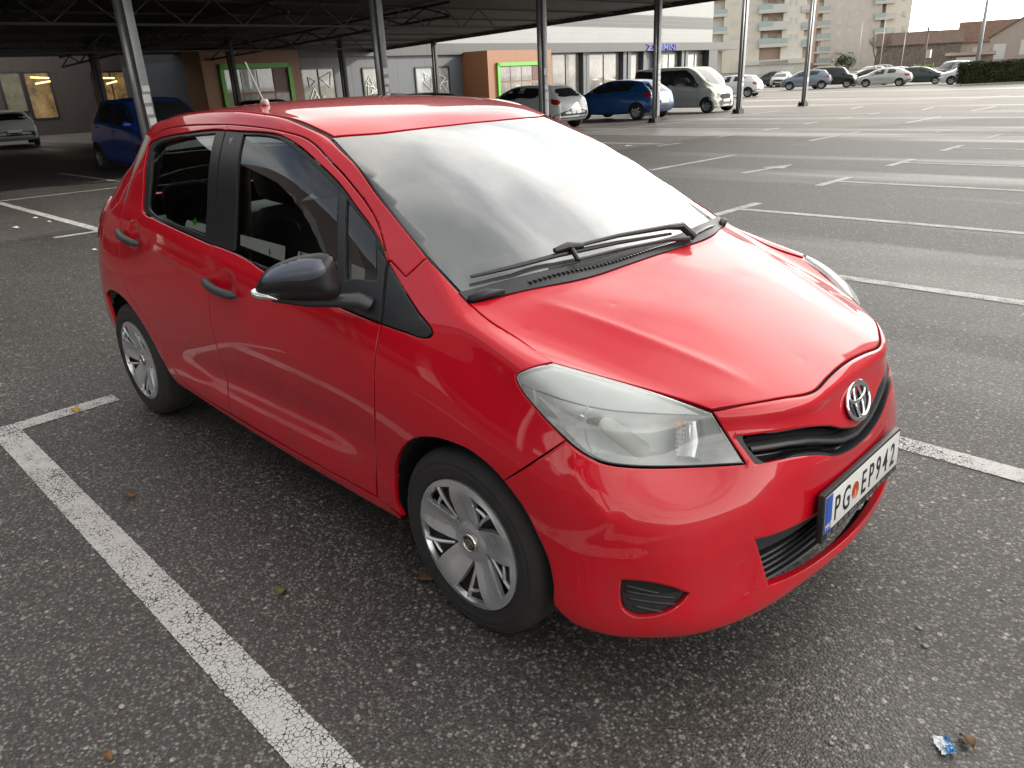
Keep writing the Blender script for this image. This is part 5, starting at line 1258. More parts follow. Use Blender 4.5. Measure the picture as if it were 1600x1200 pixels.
def clad(name, base, pitch, vert=True, depth=.5, rough=.5):
    t = NT(name); v = t.coord(); s_ = t.n('ShaderNodeSeparateXYZ', {0: v})
    w = t.n('ShaderNodeMath', {0: t.math('MULTIPLY', s_.outputs[1] if vert else s_.outputs[2], 1/pitch)}, operation='FRACT').outputs[0]
    g = t.ramp(w, [(0, .55), (.06, 1), (.94, 1), (1, .55)])
    c = t.mix(g, tuple(x*.55 for x in base)+(1,), (*base, 1)); c = t.mix(t.math('MULTIPLY', t.ramp(t.noise(.6, 5, .6, v), [(.4, 0), (.75, 1)]), .3), c, tuple(x*.7 for x in base)+(1,))
    t.bsdf(base=c, rough=rough, normal=t.bump(g, depth, .02)); M[name] = t.m
clad('clad_white', (.24, .25, .255), .33, False); clad('clad_grey', (.042, .045, .05), .33, False); clad('clad_dark', (.075, .085, .10), 1.2); clad('clad_fascia', (.045, .047, .05), 1.1); clad('clad_brown', (.055, .042, .038), 1.1)
clad('clad_orange', (.24, .10, .042), .75); clad('clad_brick', (.09, .025, .02), .75)
simple('green_frame', (.10, .40, .035), .45)
simple('shop_floor', (.3, .26, .2), .6)
def shopglass(name, tint, emit=0, ecol=(1, .72, .35), scale=1.0):
    t = NT(name); v = t.coord()
    c = t.mix(t.ramp(t.noise(1.1*scale, 5, .6, v, .6), [(.35, 0), (.65, 1)]), tuple(x*.45 for x in tint)+(1,), (*tint, 1))
    n2 = t.ramp(t.noise(2.6*scale, 6, .7, v), [(.5, 0), (.72, 1)]); c = t.mix(t.math('MULTIPLY', n2, .45), c, (.30, .27, .23, 1))
    b = t.bsdf(base=c, rough=.22, spec=.5, coat=.8)
    if emit:
        e = t.mix(t.ramp(t.noise(1.6*scale, 6, .7, v), [(.30, 0), (.52, .5), (.72, 1)]), (.05, .03, .012, 1), (*ecol, 1))
        t.l(e, b.inputs['Emission Color']); b.inputs['Emission Strength'].default_value = emit
    M[name] = t.m
shopglass('shop_glass', (.16, .145, .13)); shopglass('lit_glass', (.10, .075, .04), .16, (1, .60, .22)); shopglass('pale_glass', (.20, .20, .165)); shopglass('sky_glass', (.30, .33, .34))
shopglass('beige_glass', (.21, .19, .13), .03, (.8, .75, .5))
t_ = NT('tube_light'); t_.bsdf(base=(1, .8, .4), emit=(1, .72, .30), emits=1.6); M['tube_light'] = t_.m
bld = empty('shopping_centre', (-40, 33, 0)); tag(bld, 'long low grey and brown shop building with orange entrance boxes and striped upper cladding', 'building')
WF = Wall((-40, 33, 0), R(94)); WL = Wall((-51, 5, 0), R(90))
def span(W, u0, u1, v): return W.sh(u0, v)[0], W.sh(u1, v)[0]
aR = WF.sh(1118, 60)[0]; aM = WF.sh(838, 80)[0]; a0 = WF.sh(300, 100)[0]
FZ0, FZ1 = WF.sh(950, 81)[1], WF.sh(950, 67)[1]      # fascia band
wbox('wall', WF, a0, aM, -1, FZ0, -8, 0, 'clad_dark', bld)
wbox('wall', WF, aM, aR, -1.5, FZ0, -8, -.55, 'clad_dark', bld)
aE = WF.sh(1152, 75)[0]
wbox('fascia', WF, a0, aE, FZ0, FZ1, -8, .25, 'clad_fascia', bld)
Z1, Z2 = WF.sh(950, 42.5)[1], WF.sh(950, 20)[1]
for nm, z0, z1, mt in (('upper_wall', FZ1, Z1, 'clad_white'), ('upper_wall', Z1, Z2, 'clad_grey'), ('upper_wall', Z2, Z2+2.6, 'clad_white'), ('upper_wall', Z2+2.6, Z2+4.5, 'clad_grey')): wbox(nm, WF, a0, aR, z0, z1, -8, -.35, mt, bld)
wbox('fascia_post', WF, WF.sh(1105, 90)[0], WF.sh(1118, 90)[0], -1.5, FZ0, -.4, .2, 'clad_fascia', bld)
# left wing, set back
aL0, aL1 = WL.sh(-420, 120)[0], WL.sh(330, 120)[0]
wbox('wall', WL, -150, aL1+6, -1, 6.5, -8, 0, 'clad_brown', bld)
def window(W, u0, u1, v0, v1, um, mat, frame='black_trim', bars=1, out=.02, hz=None, fw=.05, ext=0):
    a, b = W.sh(u0, (v0+v1)/2)[0], W.sh(u1, (v0+v1)/2)[0]; ht = W.sh((u0+u1)/2, v0)[1]; hb = W.sh((u0+u1)/2, v1)[1] if hz is None else hz-.5
    w = wbox('window', W, a, b, hb, ht, out-.10, out, mat, bld)
    V, F = [], []
    for (x0, x1, z0, z1) in [(a-fw, a+fw, hb, ht), (b-fw, b+fw, hb, ht), (a, b, ht-fw, ht+fw), (a, b, hb-fw, hb+fw)]+[(a+(b-a)*(i+1)/(bars+1)-fw*.6, a+(b-a)*(i+1)/(bars+1)+fw*.6, hb, ht) for i in range(bars)]: V, F = cat((V, F), W.box(x0, x1, z0, z1, out-.08, out+.05))
    o = mesh_obj('window_frame', [v-bld.location for v in V], F, M[frame], w, smooth=False); o.parent = w; return w, a, b, hb, ht
def glaze_lines(W, segs, out, mat, parent, r=.022):
    V, F = [], []
    for a in segs: V, F = cat((V, F), tube([W.p(*q, out) for q in a], r, 4))
    mesh_obj('window_graphic', [v-bld.location for v in V], F, M[mat], parent, smooth=False)
w, *_ = window(WL, 4, 38, 113, 176, 0, 'beige_glass', bars=0); w, *_ = window(WL, 44, 84, 113, 186, 0, 'lit_glass', bars=0)
w2, a_, b_, hb_, ht_ = window(WL, 150, 205, 112, 186, 0, 'lit_glass', bars=1); w3, *_ = window(WL, 212, 258, 112, 186, 0, 'lit_glass', bars=1)
for (u0, v0, u1, v1) in ((47, 121, 76, 122), (55, 131, 78, 127), (160, 122, 178, 122), (166, 131, 182, 127), (195, 125, 206, 124), (232, 121, 248, 121), (236, 127, 248, 126)):
    mesh_obj('tube_light', [v-bld.location for v in tube([WL.p(*WL.sh(u0, v0), .06), WL.p(*WL.sh(u1, v1), .06)], .045, 6)[0]], tube([(0, 0, 0), (1, 0, 0)], .045, 6)[1], M['tube_light'], w2 if u0 > 100 else w)
# entrance boxes
def ebox(u0, u1, v0, out, ul, door, side_mat):
    a, b = WF.sh(u0, 120, out)[0], WF.sh(u1, 120, out)[0]; h = WF.sh((u0+u1)/2, v0, out)[1]
    e = wbox('entrance_box', WF, a, b, -1, h, -.2, out, 'clad_orange', bld)
    wbox('entrance_side', WF, a-.02, a+.05, -1, h-.01, -.2, out-.02, side_mat, e).parent = e
    d0, d1, dv, inner = door
    x0, x1 = WF.sh(d0, 120, out)[0], WF.sh(d1, 120, out)[0]; ht = WF.sh((d0+d1)/2, dv, out)[1]
    V, F = [], []; f = .22
    for q in ((x0, x0+f, -1, ht), (x1-f, x1, -1, ht), (x0, x1, ht-f, ht)): V, F = cat((V, F), WF.box(*q, out, out+.14))
    o = mesh_obj('door_frame', [v-bld.location for v in V], F, M['green_frame'], e, smooth=False)
    for i in range(4):
        y0, y1 = x0+f+(x1-x0-2*f)*i/4+.03, x0+f+(x1-x0-2*f)*(i+1)/4-.03
        o = mesh_obj('door_pane', *[x if j else [v-bld.location for v in x] for j, x in enumerate(WF.box(y0, y1, -.5, ht*.46, out-.06, out+.03))], M[inner[0]], e, smooth=False)
        o = mesh_obj('door_pane', *[x if j else [v-bld.location for v in x] for j, x in enumerate(WF.box(y0, y1, ht*.5, ht-f-.05, out-.06, out+.03))], M[inner[1] if i < 3 else 'clad_brick'], e, smooth=False)
ebox(318, 470, 77, 1.6, 280, (343, 455, 99, ('shop_glass', 'sky_glass')), 'clad_brick')
ebox(763, 862, 78, 2.4, 715, (776, 850, 97, ('pale_glass', 'shop_glass')), 'clad_orange')
for (u0, u1, v0, bars, mat) in ((472, 524, 107, 1, 'pale_glass'), (568, 606, 106, 0, 'pale_glass'), (650, 702, 105, 1, 'sky_glass')):
    w, a, b, hb, ht = window(WF, u0, u1, v0, 160, 0, mat, bars=bars, hz=.5)
    rr = random.Random(u0); segs = []
    for q in range(6):
        cx, cz, r_ = rr.uniform(a+.4, b-.4), rr.uniform(hb+.3, ht-.5), rr.uniform(.22, .5); th = rr.uniform(0, 2)
        tri = [(cx+r_*math.cos(th+2.1*i), cz+r_*math.sin(th+2.1*i)) for i in range(3)]; segs += [(tri[0], tri[1]), (tri[1], tri[2]), (tri[2], tri[0])]
    glaze_lines(WF, segs, .05, 'sticker', w, .028)
for (u0, u1, v0, bars, mat) in ((869, 913, 84, 1, 'shop_glass'), (924, 975, 84, 1, 'shop_glass'), (988, 1005, 85, 0, 'shop_glass'), (1036, 1065, 84, 1, 'pale_glass'), (1077, 1104, 84, 1, 'pale_glass')):
    window(WF, u0, u1, v0, 150, 0, mat, bars=bars, hz=.25, out=-.50)
for u in (862, 916, 920, 978, 985, 1009, 1030, 1068, 1074): 
    a = WF.sh(u, 110)[0]; wbox('pilaster', WF, a-.25, a+.25, -1.5, FZ0, -.55, -.1, 'clad_dark', bld)
simple('sign_blue', (.02, .035, .32), .35)
# the shop sign over the glazed corner
za, zb = WF.sh(1030, 80)[1], WF.sh(1030, 68)[1]; sa = WF.sh(1006, 74)[0]; sb = WF.sh(1052, 74)[0]
sg = text('shop_sign', 'ZZIMMINI', (zb-za)*1.15, WF.p(sa, za+.06, .29)-bld.location, M['sign_blue'], bld, 1.0, ext=.05, bold=.012)
wid = max(v.co.x for v in sg.data.vertices); sg.scale = ((sb-sa)/wid, 1, 1); sg.rotation_euler = Matrix((( WF.d.x, 0, WF.n.x), (WF.d.y, 0, WF.n.y), (0, 1, 0))).to_euler()
# railing in front of the left wing
rl = empty('guard_rail', (-41, 10, 0)); tag(rl, 'low pale tubular guard rail in front of the lit shop windows on the left', 'railing')
V, F = [], []; rp = [(px(u, v, z=0)) for u, v in ((66, 206), (92, 205), (120, 204), (147, 203), (176, 202))]
for p_ in rp: mesh_obj('rail_post', *[x if j else [v-rl.location for v in x] for j, x in enumerate(tube([p_, p_+Vector((0, 0, 1.0))], .05, 8))], simple('rail_paint', (.42, .36, .22), .5) if 'rail_paint' not in M else M['rail_paint'], rl)
for h_ in (.45, .72, 1.0): mesh_obj('rail_bar', *[x if j else [v-rl.location for v in x] for j, x in enumerate(tube([rp[0]+Vector((0, 0, h_)), rp[-1]+Vector((0, 0, h_))], .035, 8))], M['rail_paint'], rl)
# ------------------------------------------------------------------ apartment blocks
simple('render_beige', (.66, .62, .53), .8, var=.06, vs=1); simple('render_light', (.70, .68, .60), .8, var=.05, vs=1); simple('render_grey', (.58, .56, .51), .8, var=.06, vs=1)
simple('render_pink', (.50, .38, .31), .8); simple('balcony_slab', (.60, .58, .53), .7); simple('balcony_glass', (.33, .42, .42), .25, coat=.5); simple('balcony_white', (.58, .58, .55), .6)
simple('dark_pane', (.06, .07, .075), .15, coat=.6); simple('shutter', (.58, .57, .53), .6); simple('pane_frame', (.62, .62, .60), .5)
def wpt(W, u, v): return W.sh(u, v)
def abox(name, W, u0, u1, v0, v1, o0, o1, mat, par):
    a0_, z1 = W.sh(u0, v0); a1_, z0 = W.sh(u1, v1); return wbox(name, W, a0_, a1_, max(-1.8, z0), z1, o0, o1, mat, par)
def awin(W, u0, u1, v0, v1, par, out, mat='dark_pane', shut=0.0, split=True):
    (a, z1), (b, z0) = W.sh(u0, v0), W.sh(u1, v1)
    w = wbox('window', W, a, b, z0, z1, out-.05, out+.03, 'pane_frame', par)
    n = 2 if split else 1; m_ = (b-a)*.08
    for i in range(n):
        o = wbox('pane', W, a+(b-a)*i/n+m_, a+(b-a)*(i+1)/n-m_, z0+.1, z1-.1-(z1-z0)*shut, out-.02, out+.05, mat, w); 
        for v in o.data.vertices: v.co += w.parent.location*0
        o.parent = par; 
    if shut: o = wbox('roller_shutter', W, a, b, z1-(z1-z0)*shut, z1, out, out+.08, 'shutter', par)
def gbox(W, u, v): return W.sh(u, v)
b1 = empty('apartment_block', px(1205, 116, z=0)); b1.location.z = 0
tag(b1, 'beige apartment block with glass-fronted corner balconies rising behind the white van', 'apartment block')
W1 = Wall(b1.location, R(24+8))
def zrow(v): return v
top_v = -70
abox('wall', W1, 1110, 1137, top_v, 112, -9, -1.2, 'render_beige', b1)
abox('wall', W1, 1137, 1184, top_v, 112, -9, 0, 'render_beige', b1)
abox('wall', W1, 1184, 1232, top_v, 98, -9, -1.6, 'render_pink', b1)
abox('wall', W1, 1232, 1252, top_v, 98, -9, 0, 'render_light', b1)
abox('wall', W1, 1252, 1272, top_v, 98, -9, -1.4, 'render_pink', b1)
abox('plinth_wall', W1, 1160, 1256, 97, 125, -9, .5, 'render_grey', b1)
abox('plinth_cap', W1, 1158, 1258, 95.5, 98, -9, .9, 'balcony_slab', b1)
abox('wall', W1, 1110, 1160, 104, 125, -9, -.4, 'render_grey', b1)
FL = [-34, -8, 18, 45, 71.5, 98]      # floor slab rows
for v in FL:
    d_ = lambda u, vv: vv+(1205-u)*-.012
    abox('balcony_slab', W1, 1186, 1230, v-1.8, v+1.0, -2, .9, 'balcony_slab', b1)
    if v > 97: continue
    abox('balcony_glass', W1, 1186, 1207, v-11, v-1.8, .75, .85, 'balcony_glass', b1); abox('balcony_panel', W1, 1207.3, 1230, v-11, v-1.8, .75, .85, 'balcony_white' if v < 60 else 'balcony_glass', b1)
    awin(W1, 1193, 1200, v-19, v-2, b1, -1.55); awin(W1, 1216, 1224, v-18, v-2, b1, -1.55, shut=.3)
    abox('balcony_slab', W1, 1110, 1136, v-1.0+6, v+1.6+6, -2, .2, 'balcony_slab', b1)
    abox('balcony_glass', W1, 1110, 1136, v-8+6, v-1+6, .05, .15, 'balcony_glass', b1); awin(W1, 1119, 1127, v-15+6, v-1+6, b1, -1.15)
    abox('balcony_slab', W1, 1253, 1271, v-1.5, v+.6, -2, .3, 'balcony_slab', b1); abox('balcony_panel', W1, 1253, 1271, v-10, v-1.5, .2, .3, 'balcony_white' if v < 20 else 'balcony_glass', b1); awin(W1, 1257, 1262, v-16, v-2, b1, -1.35, split=False)
    awin(W1, 1144, 1154, v-17+2, v-6+2, b1, 0, shut=.45 if v != 45 else .8); awin(W1, 1168, 1179, v-14+2, v-4+2, b1, 0, shut=.35 if v != 71.5 else .75)
    awin(W1, 1235, 1238, v-18, v-8, b1, 0, split=False, shut=.6); awin(W1, 1243, 1247, v-18, v-8, b1, 0, split=False, shut=.6)
for u0, u1 in ((1165, 1185), (1222, 1240)): awin(W1, u0, u1, 105, 118, b1, .5)
b2 = empty('apartment_block', px(1340, 108, z=0)); b2.location.z = 0
tag(b2, 'taller grey apartment block with narrow slit windows behind the flagpoles', 'apartment block')
W2 = Wall(b2.location, R(24+3))
abox('wall', W2, 1271, 1297, -90, 112, -10, -1.4, 'render_pink', b2); abox('wall', W2, 1297, 1366, -90, 112, -10, 0, 'render_grey', b2); abox('wall', W2, 1366, 1398, -90, 112, -10, -1.5, 'render_pink', b2); abox('wall', W2, 1398, 1411, -90, 112, -10, -.2, 'render_light', b2)
for i, v in enumerate((-30, -6, 19, 42, 62, 82, 100)):
    abox('balcony_slab', W2, 1271, 1297, v-1.2, v+.8, -2, .2, 'balcony_slab', b2)
    abox('balcony_glass', W2, 1276, 1297, v-9, v-1.2, .05, .15, 'balcony_glass', b2); awin(W2, 1280, 1286, v-15, v-2, b2, -1.35)
    if v < 75:
        abox('balcony_slab', W2, 1367, 1398, v+4-1.2+6, v+4+.8+6, -2, .6, 'balcony_slab', b2); abox('balcony_panel', W2, 1384, 1398, v+2, v+9, .4, .55, 'balcony_white', b2); abox('balcony_glass', W2, 1367, 1384, v+2, v+9, .4, .55, 'balcony_glass', b2); awin(W2, 1372, 1379, v-6, v+8, b2, -1.45)
    abox('balcony_slab', W2, 1411, 1416, v+4, v+6, -3, 0, 'balcony_slab', b2); abox('balcony_panel', W2, 1411, 1416, v-2, v+4, -2, -.1, 'balcony_white', b2)
    for u in (1308, 1311.5): awin(W2, u, u+2.4, v-14, v-5, b2, 0, split=False)
    if i in (3, 5): 
        for u in (1324, 1328.5, 1348, 1352): awin(W2, u, u+2.2, v+2, v+8, b2, 0, split=False)
    for u in (1325, 1346): abox('roller_shutter', W2, u, u+8, v-9, v-1, -.05, .06, 'shutter', b2)
# ------------------------------------------------------------------ houses, hedge, poles on the right
def tiles(name, base):
    t = NT(name); v = t.coord(); s_ = t.n('ShaderNodeSeparateXYZ', {0: v})
    w = t.n('ShaderNodeMath', {0: t.math('MULTIPLY', s_.outputs[2], 5.0)}, operation='FRACT').outputs[0]
    f = t.noise(2.2, 6, .7, v); c = t.mix(t.ramp(f, [(.3, 0), (.7, 1)]), tuple(x*.6 for x in base)+(1,), tuple(x*1.25 for x in base)+(1,))
    t.bsdf(base=c, rough=.85, normal=t.bump(w, .6, .05)); M[name] = t.m
tiles('roof_tile', (.20, .12, .085)); tiles('roof_old', (.15, .10, .075)); simple('stone_wall', (.20, .17, .14), .9, var=.35, vs=2, bump=.4, bs=3); simple('house_cream', (.50, .46, .40), .85, var=.06, vs=1); simple('house_pink', (.42, .35, .31), .85, var=.05, vs=1)
def house(name, label, W, u0, u1, vb, ve, vr, depth, wall, roofm, gable_u=None, wins=(), ridge=None):
    o = empty(name, W.p(W.sh(u0, vb)[0], 0)); tag(o, label, 'house')
    a, b = W.sh(u0, vb)[0], W.sh(u1, vb)[0]; ze, zr_ = W.sh((u0+u1)/2, ve)[1], W.sh((u0+u1)/2, vr)[1]
    L = lambda V: [v-o.location for v in V]
    V, F = W.box(a, b, -2, ze, -depth, 0); mesh_obj('wall', L(V), F, M[wall], o, smooth=False)
    ov = .35
    if gable_u is None:   # ridge parallel to the front
        V = [W.p(a-ov, ze-.05, ov), W.p(b+ov, ze-.05, ov), W.p(b+ov, zr_, -depth/2), W.p(a-ov, zr_, -depth/2), W.p(b+ov, ze-.05, -depth-ov), W.p(a-ov, ze-.05, -depth-ov)]; V += [v+Vector((0, 0, .18)) for v in V]
        F = [(0, 3, 2, 1), (3, 5, 4, 2), (6, 7, 8, 9), (9, 8, 10, 11), (0, 1, 7, 6), (1, 2, 8, 7), (2, 4, 10, 8), (4, 5, 11, 10), (5, 3, 9, 11), (3, 0, 6, 9)]
        mesh_obj('gable_wall', L([W.p(a, ze, 0), W.p(a, zr_, -depth/2), W.p(a, ze, -depth), W.p(b, ze, 0), W.p(b, zr_, -depth/2), W.p(b, ze, -depth)]), [(0, 1, 2), (3, 5, 4)], M[wall], o, smooth=False)
    else:                 # gable faces us
        g = W.sh(gable_u, vr)[0]
        V = [W.p(a-ov, ze-.1, ov), W.p(g, zr_, ov), W.p(b+ov, ze-.1, ov), W.p(a-ov, ze-.1, -depth), W.p(g, zr_, -depth), W.p(b+ov, ze-.1, -depth)]; V += [v+Vector((0, 0, .22)) for v in V]
        F = [(0, 1, 4, 3), (1, 2, 5, 4), (6, 9, 10, 7), (7, 10, 11, 8), (0, 6, 7, 1), (1, 7, 8, 2), (3, 4, 10, 9), (4, 5, 11, 10), (0, 3, 9, 6), (2, 8, 11, 5)]
        mesh_obj('gable_wall', L([W.p(a, ze, 0), W.p(g, zr_-.05, 0), W.p(b, ze, 0)]), [(0, 1, 2)], M[wall], o, smooth=False)
    mesh_obj('roof', L(V), F, M[roofm], o, smooth=False)
    for (x0, x1, y0, y1) in wins: awin(W, x0, x1, y0, y1, o, .02)
    return o
HB_ = px(1430, 106, z=0); W3 = Wall(HB_, R(20)); 
house('stone_house', 'long low house with weathered brown tiled roof and stone wall behind the wooden pole', W3, 1366, 1496, 108, 70, 50, 9, 'stone_wall', 'roof_old')
W4 = Wall(px(1520, 102, z=0)+Vector((0, 6, 0)), R(14)); house('tiled_house', 'cream house with a steep brown tiled roof beside the tall lamp post', W4, 1490, 1580, 106, 66, 33, 8, 'house_cream', 'roof_tile', wins=((1520, 1526, 74, 84),))
W5 = Wall(px(1575, 102, z=0), R(14)); house('gabled_house', 'pale pink gabled house at the right edge with grey shuttered window', W5, 1540, 1660, 106, 56, 22, 10, 'house_pink', 'roof_tile', gable_u=1610, wins=((1553, 1568, 69, 92), (1596, 1606, 62, 85)))
W6 = Wall(px(1510, 106, z=0), R(14)); sh_ = house('low_shed', 'low flat shed with pale garage door in front of the tiled houses', W6, 1476, 1548, 110, 87, 83, 5, 'stone_wall', 'roof_old')
abox('garage_door', W6, 1494, 1526, 90, 112, 0, .06, 'balcony_white', sh_)
# ------------------------------------------------------------------ hedge, trees, poles
def foliage(name, a, b, rough=.7):
    t = NT(name); v = t.coord(); f = t.ramp(t.noise(1.3, 5, .6, v), [(.3, 0), (.7, 1)])
    t.bsdf(base=t.mix(f, (*a, 1), (*b, 1)), rough=rough, spec=.3); M[name] = t.m
foliage('hedge_leaf', (.022, .034, .014), (.075, .085, .030)); foliage('bush_leaf', (.02, .035, .015), (.05, .07, .025)); simple('bark', (.10, .08, .065), .9, var=.3, vs=8)
def leaves(n, pick, size, rs):
    V, F = [], []
    for i in range(n):
        p = pick(); a = Vector((rs.gauss(0, 1), rs.gauss(0, 1), rs.gauss(0, 1))).normalized(); b = a.orthogonal().normalized(); b = (Matrix.Rotation(rs.uniform(0, 6.28), 3, a) @ b); c = a.cross(b); s = size*rs.uniform(.6, 1.4)
        o = len(V); V += [p-b*s*.6, p+c*s*.35, p+b*s*.9, p-c*s*.35]; F.append((o, o+1, o+2, o+3))
    return V, F
rs = random.Random(5)
h0, h1 = px(1506, 134, z=0), px(1640, 128, z=0)
hd = (h1-h0).normalized(); hn = Vector((-hd.y, hd.x, 0)); hl_ = (h1-h0).length
hedge = empty('hedge', h0); tag(hedge, 'clipped dark green hedge at the right edge of the lot', 'hedge')
def hp():
    a = rs.uniform(0, hl_); q = rs.random(); d = rs.uniform(0, 1.6); z = rs.uniform(.15, 1.55)
    if q < .45: d = rs.uniform(-.05, .12)
    elif q < .75: z = 1.5+rs.uniform(-.1, .10)+.06*math.sin(a*2.1)
    elif q < .82: a = rs.uniform(-.05, .1)
    return hd*a+hn*d+Vector((0, 0, z))
mesh_obj('hedge_leaves', *leaves(16000, hp, .085, rs), M['hedge_leaf'], hedge, smooth=False)
bx_ = box(.12, hl_, .12, 1.5, .1, 1.42); mesh_obj('hedge_core', [hd*v.x+hn*v.y+Vector((0, 0, v.z)) for v in bx_[0]], bx_[1], M['bush_leaf'], hedge, smooth=False)
tag(mesh_obj('kerb', [h0+hd*v.x+hn*v.y+Vector((0, 0, v.z)) for v in box(-.4, hl_, -.55, -.30, 0, .13)[0]], box(0, 1, 0, 1, 0, 1)[1], simple('kerb_stone', (.30, .28, .26), .8, var=.2), smooth=False), kind='structure')
def bush(u, v, w, h, label, n=2600):
    c = px(u, v, z=0); o = empty('bush', c); tag(o, label, 'bush'); rr = random.Random(u)
    lobes = [(Vector((rr.uniform(-.6, .6)*w, rr.uniform(-.4, .4)*w, rr.uniform(.35, .8)*h)), rr.uniform(.25, .45)*w) for _ in range(9)]
    def pk():
        q, r = rr.choice(lobes); d = Vector((rr.gauss(0, 1), rr.gauss(0, 1), rr.gauss(0, 1))).normalized(); p = q+d*r*rr.uniform(.75, 1.05); p.z = max(.05, p.z); return p
    mesh_obj('bush_leaves', *leaves(n, pk, .16, rr), M['bush_leaf'], o, smooth=False)
bush(1313, 113, 3.0, 3.4, 'round dark shrub at the foot of the apartment blocks')
def bare_tree(u, v, h, label):
    c = px(u, v, z=0); o = empty('bare_tree', c); tag(o, label, 'tree'); rr = random.Random(4); V, F = [], []; T_ = []
    def grow(p, d, L, r, lev):
        nonlocal V, F
        q = p+d*L*.5+Vector((rr.uniform(-.1, .1), rr.uniform(-.1, .1), 0))*L; e = q+(d+Vector((rr.uniform(-.2, .2), rr.uniform(-.2, .2), .1))).normalized()*L*.5
        m = tube([p, q, e], [r, r*.82, r*.62], 6 if lev < 2 else 3, False)
        if lev < 1: T_.append(m)
        else: V, F = cat((V, F), m)
        if lev >= 5: return
        for k in range(3 if lev < 4 else 4):
            ang = rr.uniform(0, 6.28); sp = rr.uniform(.35, .8); nd = (d+Vector((math.cos(ang), math.sin(ang), .25))*sp).normalized(); grow(e if k else q, nd, L*rr.uniform(.62, .8), r*.58, lev+1)
    grow(Vector(), Vector((.05, 0, 1)), h*.27, .22, 0)
    mesh_obj('trunk', *cat(*T_), M['bark'], o); mesh_obj('branches', V, F, M['bark'], o)
bare_tree(1367, 113, 8.5, 'leafless brown tree standing before the stone house and grey block')
simple('pole_white', (.58, .58, .56), .45); simple('pole_wood', (.22, .17, .13), .85, var=.2); simple('pole_grey', (.34, .35, .36), .4, metal=.4)
def pole(name, label, u, v, ut, vt, r0, r1, mat, cat_, group=None, extra=None):
    b = px(u, v, z=0); d = b-CAM; # top on the same vertical
    lo, hi = 0.5, 30
    def pr_v(z):
        q = Vector((b.x, b.y, z))-CAM; w = q.dot(fw); return 600+F_PX*q.dot(DY)/w
    for _ in range(40):
        m = (lo+hi)/2
        if pr_v(m) > vt: lo = m
        else: hi = m
    o = empty(name, b); tag(o, label, cat_, group)
    lo -= b.z
    mesh_obj('pole', *tube([(0, 0, 0), (0, 0, lo)], [r0, r1], 10), M[mat], o)
    v_, f_ = box(-r0*2, r0*2, -r0*2, r0*2, 0, .12); mesh_obj('pole_base', v_, f_, M['pole_grey'], o, smooth=False)
    if extra: extra(o, lo)
    else: mesh_obj('pole_cap', *tube([(0, 0, lo), (0, 0, lo+r1*3)], [r1*1.8, r1*1.2], 8), M[mat], o)
    return o
for u, v, vt, lb in ((1338.5, 114, 34, 'white flagpole nearest the apartment block, left of the bare tree'), (1373.5, 113, 31, 'white flagpole in the middle, crossing the bare tree'), (1407, 112, 49, 'shorter white flagpole nearest the stone house')): pole('flagpole', lb, u, v, 0, vt, .07, .045, 'pole_white', 'flagpole', 'white flagpoles along the far side of the lot')
def lamp_head(o, h): mesh_obj('lamp_arm', *tube([(0, 0, h), (-.3, -.2, h+.35), (-1.0, -.5, h+.45)], [.05, .045, .035], 8), M['pole_grey'], o); bevelled('lamp_head', box(-1.6, -.9, -.68, -.4, h+.38, h+.50), M['pole_grey'], o, .03)
pole('street_lamp', 'slim lamp post at the foot of the apartment blocks', 1275, 112, 0, 62, .07, .045, 'pole_white', 'street lamp', extra=lamp_head)
pole('street_lamp', 'tall thick grey lamp post beside the hedge at the right', 1521.5, 127, 0, -40, .19, .11, 'pole_grey', 'street lamp', extra=lamp_head)
def cross(o, h): mesh_obj('crossarm', *box(-.9, .9, -.06, .06, h-.5, h-.36), M['pole_wood'], o, smooth=False); mesh_obj('transformer_box', *box(.15, .6, -.25, .15, h-3.0, h-2.2), M['pole_white'], o, smooth=False)
pole('utility_pole', 'brown wooden utility pole in front of the long stone house', 1439, 126, 0, 42, .13, .10, 'pole_wood', 'utility pole', extra=cross)
g0 = px(1428, 124, z=0); bn = empty('fence_banner', g0); tag(bn, 'bright green mesh banner behind the utility pole', 'banner'); simple('banner_green', (.22, .42, .03), .7, var=.2, vs=1)
Wb = Wall(g0, R(20)); a0_, a1_ = Wb.sh(1427, 115)[0], Wb.sh(1456, 115)[0]; zt_ = Wb.sh(1440, 101)[1]
mesh_obj('banner_cloth', [v-g0 for v in Wb.box(a0_, a1_, .4, zt_, -.02, .02)[0]], box(0, 1, 0, 1, 0, 1)[1], M['banner_green'], bn, smooth=False)
for a in (a0_, (a0_+a1_)/2, a1_): mesh_obj('banner_post', [v-g0 for v in tube([Wb.p(a, 0, .05), Wb.p(a, zt_+.1, .05)], .04, 6)[0]], tube([(0, 0, 0), (0, 0, 1)], .04, 6)[1], M['pole_grey'], bn)
# ------------------------------------------------------------------ beyond the frame: blocks added to shade this side and darken the glass
blocker = empty('sun_blocker', (32, 27, 0)); tag(blocker, 'plain grey block added out of view at the right to shade the lot', 'building')
bevelled('wall', box(-30, 40, -10, 10.6, 0, 8.6), M['render_grey'], blocker, 0); bevelled('roof', box(-30.4, 40.4, -10.4, 11.0, 8.6, 9.0), M['dark_steel'], blocker, 0)
for i in range(12): bevelled('window', box(-27+5.6*i, -24+5.6*i, -10.06, -9.9, 1.2, 4.2), M['dark_pane'], blocker, 0)
c2 = empty('reflection_block', (-20, -22, 0)); tag(c2, 'dark raised block added behind the camera for the side glass to reflect', 'building')  # unseen block, added to keep the side glass reflections dark
bevelled('wall', box(-55, 40, -6, 6, 5.4, 12.5), M['clad_brown'], c2, 0)
for i in range(15): bevelled('column', box(-52+6.4*i, -51.4+6.4*i, 4.8, 5.6, 0, 5.4), M['render_grey'], c2, 0)
